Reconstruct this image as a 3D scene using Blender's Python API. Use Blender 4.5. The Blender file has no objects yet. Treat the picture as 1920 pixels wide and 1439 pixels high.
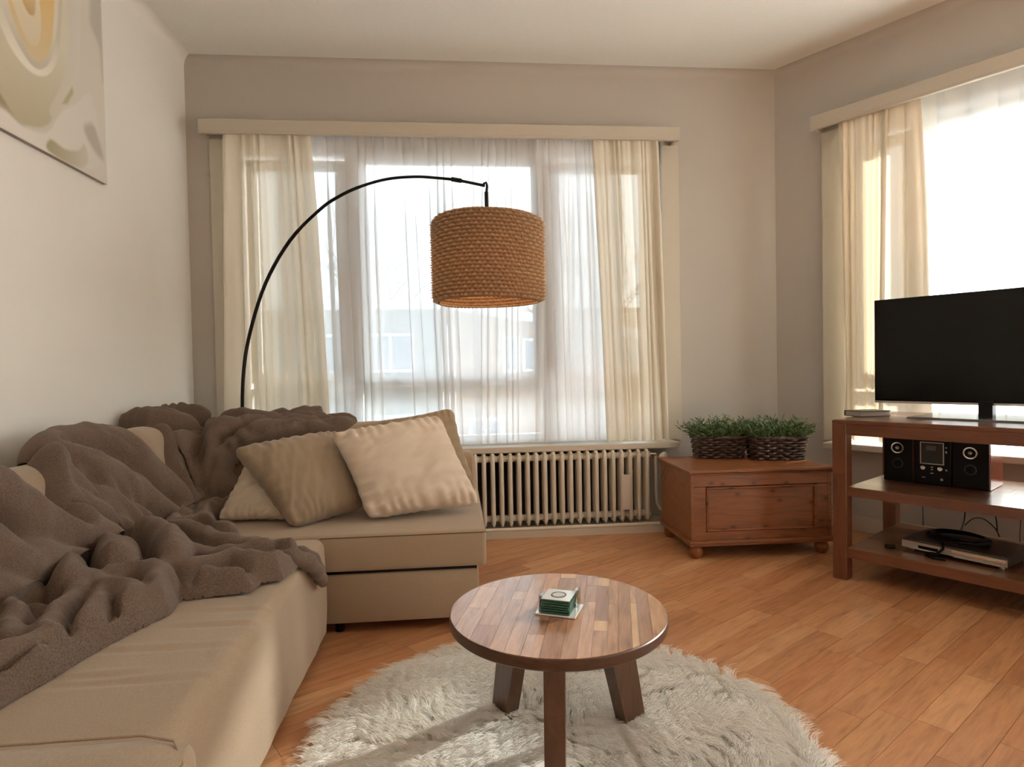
import bpy, bmesh, math, random
import numpy as np
from mathutils import Vector, Matrix, noise
random.seed(7); np.random.seed(7)
R = math.radians; PI = math.pi
C = bpy.context.scene.collection
S = 1.12                      # plan units to metres
# ------------------------------------------------------------------ camera, world, sun, exposure
YAW, PITCH, ROLL, HC, FPX = 5.2401, -1.2456, -1.1018, 0.897, 1150.0
def set_camera():
    y, p, r = R(YAW), R(PITCH), R(ROLL)
    fw = Vector((math.sin(y)*math.cos(p), math.cos(y)*math.cos(p), math.sin(p)))
    rt = Vector((math.cos(y), -math.sin(y), 0)); up = rt.cross(fw)
    rt2 = math.cos(r)*rt + math.sin(r)*up; up2 = -math.sin(r)*rt + math.cos(r)*up
    cd = bpy.data.cameras.new('camera'); cam = bpy.data.objects.new('camera', cd); C.objects.link(cam)
    M = Matrix((rt2, up2, -fw)).transposed().to_4x4(); M.translation = Vector((0, 0, HC*S))
    cam.matrix_world = M; cd.sensor_width = 36; cd.lens = FPX/1920*36; cd.clip_start = .02; cd.clip_end = 300
    bpy.context.scene.camera = cam
set_camera()
sc = bpy.context.scene
sc.view_settings.view_transform = 'Standard'; sc.view_settings.look = 'None'
sc.view_settings.gamma = 1; sc.view_settings.use_curve_mapping = False
sc.view_settings.exposure = 0.5
sc.cycles.use_denoising = True
sc.cycles.max_bounces = 10; sc.cycles.diffuse_bounces = 6; sc.cycles.transparent_max_bounces = 16
sc.cycles.sample_clamp_indirect = 6; sc.cycles.caustics_reflective = False; sc.cycles.caustics_refractive = False
world = bpy.data.worlds.new('overcast_sky'); sc.world = world; world.use_nodes = True
SKY = 2.5; wn = world.node_tree.nodes; wl = world.node_tree.links; wn.clear()
wo = wn.new('ShaderNodeOutputWorld'); wb = wn.new('ShaderNodeBackground'); tc = wn.new('ShaderNodeTexCoord')
sx = wn.new('ShaderNodeSeparateXYZ'); wr = wn.new('ShaderNodeValToRGB')
wl.new(tc.outputs['Generated'], sx.inputs[0]); wl.new(sx.outputs['Z'], wr.inputs[0])
wr.color_ramp.elements[0].position = 0.0; wr.color_ramp.elements[0].color = (.86, .93, .97, 1)
wr.color_ramp.elements[1].position = .5; wr.color_ramp.elements[1].color = (.80, .90, 1.0, 1)
dt = wn.new('ShaderNodeVectorMath'); dt.operation = 'DOT_PRODUCT'; wl.new(tc.outputs['Generated'], dt.inputs[0])   # hazy glow around the sun
mx = wn.new('ShaderNodeMath'); mx.operation = 'MAXIMUM'; wl.new(dt.outputs['Value'], mx.inputs[0]); mx.inputs[1].default_value = 0
pw = wn.new('ShaderNodeMath'); pw.operation = 'POWER'; wl.new(mx.outputs[0], pw.inputs[0]); pw.inputs[1].default_value = 3
ma = wn.new('ShaderNodeMath'); ma.operation = 'MULTIPLY_ADD'; wl.new(pw.outputs[0], ma.inputs[0]); ma.inputs[1].default_value = SKY*4.2; ma.inputs[2].default_value = SKY
wl.new(ma.outputs[0], wb.inputs['Strength'])
wl.new(wr.outputs[0], wb.inputs['Color']); wl.new(wb.outputs[0], wo.inputs[0])
world.cycles.sampling_method = 'MANUAL'; world.cycles.sample_map_resolution = 256
sd = bpy.data.lights.new('sun', 'SUN'); sd.energy = 36.0; sd.angle = R(2.0); sd.color = (1.0, .94, .85)
so = bpy.data.objects.new('sun', sd); C.objects.link(so)
SUN_AZ, SUN_EL = (.90, .42), 29
sv = Vector((SUN_AZ[0], SUN_AZ[1], 0)).normalized()*math.cos(R(SUN_EL)) + Vector((0, 0, math.sin(R(SUN_EL))))
dt.inputs[1].default_value = sv; so.rotation_euler = sv.to_track_quat('Z', 'Y').to_euler(); so.location = (4, 3, 5)

# ------------------------------------------------------------------ helpers
def tag(o, label=None, cat=None, group=None, kind=None):
    if label: o['label'] = label
    if cat: o['category'] = cat
    if group: o['group'] = group
    if kind: o['kind'] = kind
    return o
def empty(name, loc=(0,0,0), rz=0, label=None, cat=None, group=None, kind=None):
    o = bpy.data.objects.new(name, None); C.objects.link(o)
    o.location = Vector(loc)*S; o.rotation_euler = (0, 0, rz); o.empty_display_size = .05
    return tag(o, label, cat, group, kind)
def link(name, me, mat, parent=None, loc=(0,0,0), rz=0, kind=None):
    o = bpy.data.objects.new(name, me); C.objects.link(o)
    if mat is not None and len(me.materials) == 0: me.materials.append(mat)
    o.parent = parent; o.location = Vector(loc)*S; o.rotation_euler = (0, 0, rz)
    if kind: o['kind'] = kind
    return o
class MB:
    """collects boxes, prisms, tubes and grids; build() links them as one mesh"""
    def __init__(s): s.v = []; s.f = []
    def add(s, vs, fs):
        n = len(s.v); s.v += [tuple(p) for p in vs]; s.f += [tuple(i+n for i in f) for f in fs]; return s
    def box(s, x0, x1, y0, y1, z0, z1):
        return s.add([(x0,y0,z0),(x1,y0,z0),(x1,y1,z0),(x0,y1,z0),(x0,y0,z1),(x1,y0,z1),(x1,y1,z1),(x0,y1,z1)],
            [(0,3,2,1),(4,5,6,7),(0,1,5,4),(1,2,6,5),(2,3,7,6),(3,0,4,7)])
    def rbox(s, x0, x1, y0, y1, z0, z1, r=.005, seg=2):
        bm = bmesh.new(); bmesh.ops.create_cube(bm, size=1)
        for v in bm.verts: v.co = Vector(((x0+x1)/2+v.co.x*(x1-x0), (y0+y1)/2+v.co.y*(y1-y0), (z0+z1)/2+v.co.z*(z1-z0)))
        r = min(r, .49*min(x1-x0, y1-y0, z1-z0))
        bmesh.ops.bevel(bm, geom=bm.edges[:], offset=r, segments=seg, profile=.5, affect='EDGES')
        bm.verts.index_update()
        s.add([tuple(v.co) for v in bm.verts], [tuple(v.index for v in f.verts) for f in bm.faces]); bm.free(); return s
    def prism(s, pts, z0, z1):
        n = len(pts)
        return s.add([(x,y,z0) for x,y in pts]+[(x,y,z1) for x,y in pts],
            [tuple(range(n-1,-1,-1)), tuple(range(n,2*n))]+[(i,(i+1)%n,n+(i+1)%n,n+i) for i in range(n)])
    def quadprism(s, a, b):
        """two quads (lists of four 3D points) joined into a hexahedron"""
        return s.add(list(a)+list(b), [(3,2,1,0),(4,5,6,7),(0,1,5,4),(1,2,6,5),(2,3,7,6),(3,0,4,7)])
    def lathe(s, prof, n=24, c=(0,0,0), axis='z', cap=True):
        vs = []; fs = []
        for r, h in prof:
            for k in range(n):
                a = 2*PI*k/n; p = (r*math.cos(a), r*math.sin(a), h)
                if axis == 'x': p = (h, p[0], p[1])
                if axis == 'y': p = (p[0], h, p[1])
                vs.append((p[0]+c[0], p[1]+c[1], p[2]+c[2]))
        for i in range(len(prof)-1):
            for k in range(n):
                q = (i*n+k, i*n+(k+1)%n, (i+1)*n+(k+1)%n, (i+1)*n+k)
                fs.append(q if axis != 'y' else q[::-1])
        if cap:
            fs.append(tuple(range(n))[::-1]); fs.append(tuple(range((len(prof)-1)*n, len(prof)*n)))
        return s.add(vs, fs)
    def tube(s, pts, r, n=8, closed=False):
        pts = [Vector(p) for p in pts]; m = len(pts); vs = []; fs = []; u = None
        rs = r if isinstance(r, (list, tuple)) else [r]*m
        for i, p in enumerate(pts):
            if closed: t = pts[(i+1)%m]-pts[i-1]
            else: t = pts[min(i+1, m-1)]-pts[max(i-1, 0)]
            t.normalize()
            if u is None: u = t.orthogonal().normalized()
            u = (u-t*u.dot(t)).normalized(); w = t.cross(u)
            for k in range(n):
                a = 2*PI*k/n; vs.append(p+(u*math.cos(a)+w*math.sin(a))*rs[i])
        for i in range(m if closed else m-1):
            j = (i+1) % m
            for k in range(n): fs.append((i*n+k, i*n+(k+1)%n, j*n+(k+1)%n, j*n+k))
        if not closed: fs.append(tuple(range(n))[::-1]); fs.append(tuple(range((m-1)*n, m*n)))
        return s.add(vs, fs)
    def grid(s, P, wrap=False):
        """P: array (nu, nv, 3)"""
        nu, nv = P.shape[:2]; n = len(s.v)
        s.v += [tuple(p) for p in P.reshape(-1, 3).tolist()]
        for i in range(nu if wrap else nu-1):
            a = n+i*nv; b = n+((i+1) % nu)*nv
            s.f += [(a+j, b+j, b+j+1, a+j+1) for j in range(nv-1)]
        return s
    def mesh(s, name, smooth=False, auto=True):
        me = bpy.data.meshes.new(name)
        me.from_pydata([(x*S, y*S, z*S) for x, y, z in s.v], [], s.f); me.validate()
        if smooth:
            me.shade_smooth()
            if auto: me.set_sharp_from_angle(angle=R(38))
        me.update(); return me
    def build(s, name, mat, parent=None, loc=(0,0,0), rz=0, smooth=False, auto=True, kind=None):
        return link(name, s.mesh(name, smooth, auto), mat, parent, loc, rz, kind)
def fnoise(x, y, z=0., sc=1.): return noise.noise(Vector((x*sc, y*sc, z*sc)))

# ------------------------------------------------------------------ materials
class NT:
    def __init__(s, name):
        s.m = bpy.data.materials.new(name); s.m.use_nodes = True; s.n = s.m.node_tree.nodes; s.l = s.m.node_tree.links
        s.b = s.n['Principled BSDF']; s.out = s.n['Material Output']
    def N(s, t, **k):
        o = s.n.new(t)
        for a, v in k.items(): setattr(o, a, v)
        return o
    def inp(s, n, k, v):
        if isinstance(v, bpy.types.NodeSocket): s.l.new(v, n.inputs[k])
        else: n.inputs[k].default_value = v
        return n
    def coords(s, scale=(1,1,1), rand=0., kind='Object', rot=(0,0,0)):
        tcn = s.N('ShaderNodeTexCoord'); mp = s.N('ShaderNodeMapping'); s.l.new(tcn.outputs[kind], mp.inputs[0])
        mp.inputs['Scale'].default_value = scale; mp.inputs['Rotation'].default_value = rot
        if rand:
            oi = s.N('ShaderNodeObjectInfo'); gi = s.N('ShaderNodeNewGeometry')
            ad = s.N('ShaderNodeMath', operation='ADD'); s.l.new(oi.outputs['Random'], ad.inputs[0]); s.l.new(gi.outputs['Random Per Island'], ad.inputs[1])
            mu = s.N('ShaderNodeMath', operation='MULTIPLY'); s.l.new(ad.outputs[0], mu.inputs[0]); mu.inputs[1].default_value = rand
            s.l.new(mu.outputs[0], mp.inputs['Location']); s.rnd = ad.outputs[0]
        return mp.outputs[0]
    def noise(s, co, scale, detail=3, rough=.5, dist=0.):
        n = s.N('ShaderNodeTexNoise'); s.l.new(co, n.inputs['Vector'])
        n.inputs['Scale'].default_value = scale; n.inputs['Detail'].default_value = detail
        n.inputs['Roughness'].default_value = rough; n.inputs['Distortion'].default_value = dist; return n.outputs['Fac']
    def ramp(s, fac, stops):
        r = s.N('ShaderNodeValToRGB'); s.l.new(fac, r.inputs[0]); e = r.color_ramp.elements
        while len(e) < len(stops): e.new(.5)
        for k, (p, c) in enumerate(stops): e[k].position = p; e[k].color = (*c, 1)
        return r.outputs[0]
    def mix(s, a, b, f, mode='MIX'):
        m = s.N('ShaderNodeMix', data_type='RGBA', blend_type=mode)
        for k, v in ((0, f), (6, a), (7, b)):
            if isinstance(v, bpy.types.NodeSocket): s.l.new(v, m.inputs[k])
            elif k: m.inputs[k].default_value = (*v, 1)
            else: m.inputs[k].default_value = v
        return m.outputs[2]
    def bump(s, h, strength=.3, dist=.002):
        b = s.N('ShaderNodeBump'); s.l.new(h, b.inputs['Height']); b.inputs['Strength'].default_value = strength
        b.inputs['Distance'].default_value = dist; s.l.new(b.outputs[0], s.b.inputs['Normal']); return b
    def base(s, c, rough=.5, metal=0., **k):
        if isinstance(c, bpy.types.NodeSocket): s.l.new(c, s.b.inputs['Base Color'])
        else: s.b.inputs['Base Color'].default_value = (*c, 1)
        s.b.inputs['Roughness'].default_value = rough; s.b.inputs['Metallic'].default_value = metal
        for a, v in k.items(): s.b.inputs[a.replace('_', ' ')].default_value = v
        return s
def plain(name, c, rough=.5, metal=0., bump=0., bscale=200, **k):
    t = NT(name); co = t.coords()
    n = t.noise(co, bscale, 3)
    t.base(t.mix(c, tuple(x*.9 for x in c), n), rough, metal, **k)
    if bump: t.bump(n, bump, .002)
    return t.m
def wood(name, ramp, grain=(1.5, 18, 18), rough=.4, rand=7., amt=.35, knots=0., coat=0., spread=.5):
    """ramp: list of colours picked per piece; grain runs along local x"""
    t = NT(name); co = t.coords(grain, rand)
    n1 = t.noise(co, 2.2, 5, .6, 1.2); n2 = t.noise(co, 9, 4, .6, .4)
    mo = t.N('ShaderNodeMath', operation='FRACT'); mu = t.N('ShaderNodeMath', operation='MULTIPLY'); t.l.new(t.rnd, mu.inputs[0]); mu.inputs[1].default_value = 7.31
    t.l.new(mu.outputs[0], mo.inputs[0])
    base = t.ramp(mo.outputs[0], [(i/(len(ramp)-1), c) for i, c in enumerate(ramp)])
    g = t.ramp(n1, [(.3, (.55,.5,.46)), (.5, (.95,.93,.9)), (.7, (1.12,1.1,1.05))])
    c = t.mix(base, g, amt*1.6 if amt < .6 else 1., 'MULTIPLY')
    g2 = t.ramp(n2, [(.35, (.78,.74,.7)), (.6, (1.06,1.05,1.04))])
    c = t.mix(c, g2, amt, 'MULTIPLY')
    if knots:
        cc = t.coords((1, 1, 1), rand); v = t.N('ShaderNodeTexVoronoi', voronoi_dimensions='2D'); sp = t.N('ShaderNodeSeparateXYZ'); cb = t.N('ShaderNodeCombineXYZ'); ay = t.N('ShaderNodeMath', operation='ADD'); t.l.new(cc, sp.inputs[0])
        sx_ = t.N('ShaderNodeMath', operation='MULTIPLY'); sy_ = t.N('ShaderNodeMath', operation='MULTIPLY'); t.l.new(sp.outputs[0], sx_.inputs[0]); t.l.new(sp.outputs[1], ay.inputs[0]); t.l.new(sp.outputs[2], ay.inputs[1]); t.l.new(ay.outputs[0], sy_.inputs[0])
        sx_.inputs[1].default_value = 6 if knots > .5 else 3.5; sy_.inputs[1].default_value = 9 if knots > .5 else 12; t.l.new(sx_.outputs[0], cb.inputs[0]); t.l.new(sy_.outputs[0], cb.inputs[1]); t.l.new(cb.outputs[0], v.inputs['Vector']); v.inputs['Scale'].default_value = 1.0
        k = t.ramp(v.outputs['Distance'], [(0, (.25,.18,.13)), (.05, (.4,.3,.24)), (.10, (.85,.8,.75)), (.2, (1,1,1))])
        c = t.mix(c, k, knots, 'MULTIPLY')
    t.base(c, rough)
    if coat: t.b.inputs['Coat Weight'].default_value = coat; t.b.inputs['Coat Roughness'].default_value = .12
    t.bump(n2, .12, .001); return t.m
def fabric(name, c, c2, weave=420, rough=.9, sheen=.3, bump=.35, stretch=(1,1,1), big=3.):
    t = NT(name); co = t.coords(stretch); n = t.noise(co, weave, 3, .7); b = t.noise(t.coords(), big, 3)
    w = t.mix(c, c2, t.ramp(n, [(.35, (0,0,0)), (.65, (1,1,1))])); w2 = t.mix(w, tuple(x*.88 for x in c), t.ramp(b, [(.4, (0,0,0)), (.7, (.5,.5,.5))]))
    t.base(w2, rough, 0, Sheen_Weight=sheen, Sheen_Roughness=.5, Specular_IOR_Level=.2); t.bump(n, bump, .0015); return t.m
def cloth_glow(name, c, transp=0., transl=.4, weave=500, face=0.):
    """thin woven cloth: diffuse + translucent (+ open weave)"""
    t = NT(name); t.n.remove(t.b)
    d = t.N('ShaderNodeBsdfDiffuse'); tl = t.N('ShaderNodeBsdfTranslucent'); ms = t.N('ShaderNodeMixShader')
    n = t.noise(t.coords((1,1,.35)), weave, 2); col = t.mix(c, tuple(x*.93 for x in c), n)
    for q in (d, tl): t.l.new(col, q.inputs['Color'])
    ms.inputs[0].default_value = transl; t.l.new(d.outputs[0], ms.inputs[1]); t.l.new(tl.outputs[0], ms.inputs[2]); last = ms.outputs[0]
    if transp:
        tr = t.N('ShaderNodeBsdfTransparent'); m2 = t.N('ShaderNodeMixShader')
        lw = t.N('ShaderNodeLayerWeight'); lw.inputs['Blend'].default_value = .35
        mr = t.N('ShaderNodeMapRange'); t.l.new(lw.outputs['Facing'], mr.inputs[0])
        mr.inputs['To Min'].default_value = transp; mr.inputs['To Max'].default_value = transp*face
        t.l.new(mr.outputs[0], m2.inputs[0]); t.l.new(last, m2.inputs[1]); t.l.new(tr.outputs[0], m2.inputs[2]); last = m2.outputs[0]
    t.l.new(last, t.out.inputs[0]); return t.m
def wallpaper(name, c):
    t = NT(name); co = t.coords(); n = t.noise(t.coords((1,1,.35)), 260, 3, .7); b = t.noise(co, 2.2, 3)
    t.base(t.mix(c, tuple(x*.93 for x in c), b), .85, Specular_IOR_Level=.25); t.bump(n, .25, .0015); return t.m

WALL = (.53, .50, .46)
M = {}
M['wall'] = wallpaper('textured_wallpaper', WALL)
M['wall_lightened'] = wallpaper('lightened_textured_wallpaper', (.88, .865, .82))  # left wall's colour lightened to stand in for stronger light on it
M['ceiling'] = plain('ceiling_paint', (.85, .86, .83), .9, bump=.1, bscale=120)
M['trim'] = plain('cream_gloss_paint', (.60, .55, .46), .4)
M['fascia'] = plain('cream_rail_paint', (.56, .51, .43), .5)
M['upvc'] = plain('white_window_frame', (.86, .86, .85), .3)
M['rad'] = plain('radiator_enamel', (.74, .70, .61), .3)
M['drape'] = cloth_glow('cream_curtain_cloth', (.86, .79, .66), .05, .26, 500, 1.)
M['sheer'] = cloth_glow('white_voile', (.98, .98, .98), .18, .62, 700, .12)
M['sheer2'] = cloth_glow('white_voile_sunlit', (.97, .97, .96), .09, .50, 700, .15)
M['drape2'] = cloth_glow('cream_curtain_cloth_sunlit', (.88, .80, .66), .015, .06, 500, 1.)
M['sofa'] = fabric('sand_sofa_fabric', (.40, .305, .212), (.33, .25, .172), 380, stretch=(1,.45,1))
M['seam'] = plain('sofa_seam', (.13, .095, .06), .9)
M['blanket'] = fabric('brown_fleece', (.205, .150, .118), (.105, .074, .057), 260, 1., .12, 1.0, (1,1,1), 9)
M['linen'] = fabric('white_linen', (.72, .625, .52), (.64, .555, .455), 520)
M['taupe'] = fabric('taupe_linen', (.35, .27, .185), (.29, .22, .15), 520)
M['taupe2'] = fabric('taupe_velour', (.36, .285, .20), (.31, .245, .17), 420)
M['cream'] = fabric('cream_cotton', (.62, .54, .42), (.56, .48, .37), 520)
M['plank'] = wood('beech_laminate', [(.57,.28,.135), (.46,.21,.095), (.64,.345,.175), (.52,.235,.105), (.60,.315,.155)], (1.3, 13, 13), .33, 9., .42, .25)
M['subfloor'] = plain('dark_floor_joint', (.16, .08, .04), .7)
M['teak'] = wood('reclaimed_teak', [(.34,.175,.10), (.24,.12,.07), (.42,.24,.145), (.29,.15,.09)], (2.0, 16, 16), .25, 5., .55, .3, .4)
M['teak_light'] = wood('pale_teak', [(.50,.31,.17), (.46,.27,.14)], (2.0, 16, 16), .25, 5., .4, 0, .4)
M['teak_edge'] = wood('dark_teak_edge', [(.075,.036,.022), (.06,.028,.018)], (6, 6, 20), .35, 5., .5)
M['teak_leg'] = wood('teak_leg', [(.12,.062,.036), (.10,.05,.03)], (14, 14, 2), .35, 5., .5)
M['pine'] = wood('antique_pine', [(.26,.095,.035), (.235,.085,.031)], (1.5, 9, 14), .35, 3., .5, .85)
M['stand'] = wood('brown_hardwood', [(.16,.06,.031), (.14,.051,.026), (.185,.073,.038)], (2, 14, 14), .28, 5., .35, 0, .15)
M['stand_v'] = wood('brown_hardwood_upright', [(.16,.06,.031), (.145,.053,.028)], (14, 14, 2), .3, 5., .35)
M['standtop'] = wood('hardwood_shelf_board', [(.20,.09,.045), (.14,.058,.03), (.27,.135,.07), (.18,.078,.04)], (2, 14, 14), .3, 5., .4, 0, .22)
M['black'] = plain('black_plastic', (.005, .005, .005), .45, Specular_IOR_Level=.2)
M['blackmetal'] = plain('black_metal', (.012, .01, .01), .35, .6)
M['screen'] = plain('tv_screen_glass', (.003, .003, .003), .16, Specular_IOR_Level=.22)
M['chrome'] = plain('chrome', (.75, .72, .68), .15, 1.)
M['dim'] = plain('dim_grey_ring', (.10, .095, .09), .3, .6)
M['silver'] = plain('brushed_silver', (.55, .53, .5), .3, .8)
M['greyscreen'] = plain('grey_display', (.10, .095, .085), .4)
M['cherry'] = wood('cherry_veneer', [(.30,.07,.03), (.25,.055,.025)], (14, 14, 2), .2, 3., .4, 0, .5)
M['white'] = plain('white_plastic', (.78, .74, .68), .35)
M['wicker'] = plain('dark_wicker', (.085, .052, .038), .45, bump=.4, bscale=300)
M['leaf'] = NT('rosemary_leaf').base((.05, .095, .03), .55).m
M['soil'] = plain('dark_soil', (.02, .015, .01), .9)
M['paper'] = plain('book_pages', (.40, .36, .32), .8, bump=.5, bscale=900)
M['cover'] = plain('black_book_cover', (.03, .015, .012), .35)
def leafmat():
    t = NT('grassy_leaf'); co = t.coords((1,1,1)); g = t.N('ShaderNodeNewGeometry')
    t.base(t.ramp(g.outputs['Random Per Island'], [(0, (.03,.07,.02)), (.5, (.08,.16,.045)), (1, (.19,.26,.09))]), .5); return t.m
M['leaf'] = leafmat()
def glassmat(name, c=(1,1,1), rough=.0, mixf=.92):
    t = NT(name); t.n.remove(t.b); tr = t.N('ShaderNodeBsdfTransparent'); gl = t.N('ShaderNodeBsdfGlossy'); ms = t.N('ShaderNodeMixShader'); fr = t.N('ShaderNodeFresnel')
    tr.inputs[0].default_value = (*c, 1); gl.inputs['Roughness'].default_value = rough; fr.inputs[0].default_value = 1.45
    t.l.new(fr.outputs[0], ms.inputs[0]); t.l.new(tr.outputs[0], ms.inputs[1]); t.l.new(gl.outputs[0], ms.inputs[2]); t.l.new(ms.outputs[0], t.out.inputs[0]); return t.m
M['glass'] = glassmat('window_glass', (.95, .98, .98))
M['greenglass'] = NT('green_edged_glass').base((.03, .115, .085), .15, 0).m
M['mirror'] = plain('mirror_face', (.86, .90, .89), .12, .55)
def shade_mat():
    t = NT('woven_paper_shade'); t.n.remove(t.b)
    d = t.N('ShaderNodeBsdfDiffuse'); tl = t.N('ShaderNodeBsdfTranslucent'); ms = t.N('ShaderNodeMixShader')
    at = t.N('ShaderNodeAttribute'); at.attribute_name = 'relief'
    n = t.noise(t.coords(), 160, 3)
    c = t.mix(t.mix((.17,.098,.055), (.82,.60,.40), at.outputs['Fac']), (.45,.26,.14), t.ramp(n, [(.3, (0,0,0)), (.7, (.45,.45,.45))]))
    for q in (d, tl): t.l.new(c, q.inputs['Color'])
    ms.inputs[0].default_value = .12; t.l.new(d.outputs[0], ms.inputs[1]); t.l.new(tl.outputs[0], ms.inputs[2]); t.l.new(ms.outputs[0], t.out.inputs[0]); return t.m
M['shade'] = shade_mat()

# ------------------------------------------------------------------ room shell
XL, YB, XC, PHI = -1.411, 3.459, 1.888, 34.37
H, YR = 2.6, -1.8
DR = (math.sin(R(PHI)), -math.cos(R(PHI)))           # along the angled wall, towards the viewer
RZ = math.atan2(DR[1], DR[0])                         # local x = along that wall, local y = out through it
LEN = (YB-YR)/math.cos(R(PHI))
XRR = XC+DR[0]*LEN
ROOM = [(XL, YR), (XRR, YR), (XC, YB), (XL, YB)]
T = .11
def clip_poly(pts, a, b, c):
    """keep a*x+b*y <= c"""
    out = []
    for i in range(len(pts)):
        p, q = pts[i], pts[(i+1) % len(pts)]; dp = a*p[0]+b*p[1]-c; dq = a*q[0]+b*q[1]-c
        if dp <= 0: out.append(p)
        if dp*dq < 0: t = dp/(dp-dq); out.append((p[0]+(q[0]-p[0])*t, p[1]+(q[1]-p[1])*t))
    return out
floor = MB().prism([(XL-.2, YR-.2), (XRR+.3, YR-.2), (XC+.2, YB+.2), (XL-.2, YB+.2)], -.12, -.006).build('floor', M['subfloor'])
tag(floor, kind='structure')
# laminate strips, laid diagonally
A = R(33.2); ux, uy = math.cos(A), math.sin(A); vx, vy = -uy, ux; PW = .0805
yaw = R(YAW)
def inview(x, y):
    z = x*math.sin(yaw)+y*math.cos(yaw); u = (x*math.cos(yaw)-y*math.sin(yaw))
    if z < .7: return None
    px = 960+1150*u/z; py = 680+1150*HC/z
    return (px, py) if -60 < px < 1980 and py < 1500 else None
cands = []
rowr = random.Random(3)
for k in range(-60, 75):
    q0 = k*PW+.0085; s = -6+rowr.random()*.5
    while s < 7:
        L = rowr.choice((.36, .44, .52, .62))
        cx = ux*(s+L/2)+vx*(q0+PW/2); cy = uy*(s+L/2)+vy*(q0+PW/2)
        if XL-.5 < cx < XRR+.5 and YR-.5 < cy < YB+.5:
            g = .0005
            pts = [(ux*a+vx*b, uy*a+vy*b) for a, b in ((s+g, q0+g), (s+L-g, q0+g), (s+L-g, q0+PW-g), (s+g, q0+PW-g))]
            full = pts
            pts = clip_poly(pts, -1, 0, -XL-.001); pts = clip_poly(pts, 0, 1, YB-.001) if pts else pts; pts = clip_poly(pts, 0, -1, -YR-.001) if pts else pts
            cc = (-DR[1])*XC+DR[0]*YB-.001
            pts = clip_poly(pts, -DR[1], DR[0], cc) if pts else pts
            if len(pts) > 2:
                v = inview(cx, cy); hid = (cx < -.5 and cy < 2.95) or (cx < .0 and 2.3 < cy < 2.9) or math.hypot(cx-.23, cy-1.4) < .50
                key = math.hypot(cx, cy) if (v and not hid) else 1000+math.hypot(cx, cy)
                cands.append((key, L, cx, cy, pts, pts == full))
        s += L
cands.sort(key=lambda c: c[0])
share = {}; rest = MB(); npl = 0
for key, L, cx, cy, pts, full in cands:
    if npl < 300 and key < 900:
        npl += 1
        if full:
            if L not in share:
                share[L] = MB().box(-L/2+.0005, L/2-.0005, -PW/2+.0005, PW/2-.0005, -.006, 0).mesh('floor_plank')
            link('plank', share[L], M['plank'], floor, (cx, cy, 0), A)
        else:
            lp = [((x-cx)*ux+(y-cy)*uy, (x-cx)*vx+(y-cy)*vy) for x, y in pts]
            MB().prism(lp, -.006, 0).build('plank', M['plank'], floor, (cx, cy, 0), A)
    else: 
        lp = [(x*ux+y*uy, x*vx+y*vy) for x, y in pts]; rest.prism(lp, -.006, 0)
rest.build('far_planks', M['plank'], floor, (0,0,0), A, kind='stuff')
# ceiling with a soft plaster cove
tag(MB().prism([(XL-.2, YR-.2), (XRR+.3, YR-.2), (XC+.2, YB+.2), (XL-.2, YB+.2)], H, H+.12).build('ceiling', M['ceiling']), kind='structure')
tag(MB().box(XL-T, XL, YR-T, YB+T, -.12, H).build('wall_left', M['wall_lightened']), kind='structure')
def wall_open(name, x0, x1, ox0, ox1, oz0, oz1, loc, rz, y0=0, y1=T):
    b = MB(); b.box(x0, ox0, y0, y1, -.12, H); b.box(ox1, x1, y0, y1, -.12, H); b.box(ox0, ox1, y0, y1, -.12, oz0); b.box(ox0, ox1, y0, y1, oz1, H)
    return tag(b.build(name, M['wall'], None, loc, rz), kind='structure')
W0, W1, WZ0, WZ1 = -1.19, 1.20, .449, 2.21
wall_open('wall_back', XL-.0, XC+.02, W0, W1, WZ0, WZ1, (0, YB, 0), 0)
RW0, RW1 = .42, 3.1
b = MB(); RV0, RV1 = 3.45, 6.0
for a0, a1 in ((0, RW0), (RW1, RV0), (RV1, LEN+.2)): b.box(a0, a1, 0, T, -.12, H)
for a0, a1 in ((RW0, RW1), (RV0, RV1)): b.box(a0, a1, 0, T, -.12, WZ0); b.box(a0, a1, 0, T, WZ1, H)
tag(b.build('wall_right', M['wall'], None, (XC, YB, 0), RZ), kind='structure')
tag(MB().box(XL-.2, XRR+.2, 0, T, -.12, H).build('wall_rear', M['wall'], None, (0, YR-T, 0)), kind='structure')
# plaster cove strips along wall tops
def cove(name, p0, p1, mat='wall'):
    d = Vector((p1[0]-p0[0], p1[1]-p0[1], 0)); L = d.length; b = MB(); r = .045; n = 5
    prof = [(0, 0)]+[(r-r*math.cos(a), -r+r*math.sin(a)) for a in [PI/2*k/n for k in range(n+1)]][::1]
    # concave quarter between wall (0,-r) and ceiling (r,0)
    prof = [(0, 0), (0, -r)]+[(r-r*math.cos(PI/2*k/n), -r+r*math.sin(PI/2*k/n)) for k in range(1, n)]+[(r, 0)]
    P = [[(x, -o, z) for o, z in prof] for x in (0, L)]
    m = len(prof); b.add(P[0]+P[1], [(i, (i+1) % m, m+(i+1) % m, m+i) for i in range(m)]+[tuple(range(m))[::-1], tuple(range(m, 2*m))])
    rz = math.atan2(d.y, d.x)
    return tag(b.build(name, M[mat], None, (p0[0], p0[1], H), rz, smooth=True), kind='structure')
cove('trim_1', (XL, YB), (XC, YB))
cove('trim_2', (XC, YB), (XRR, YR))
cove('trim_3', (XL, YR), (XL, YB), 'wall_lightened')
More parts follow.
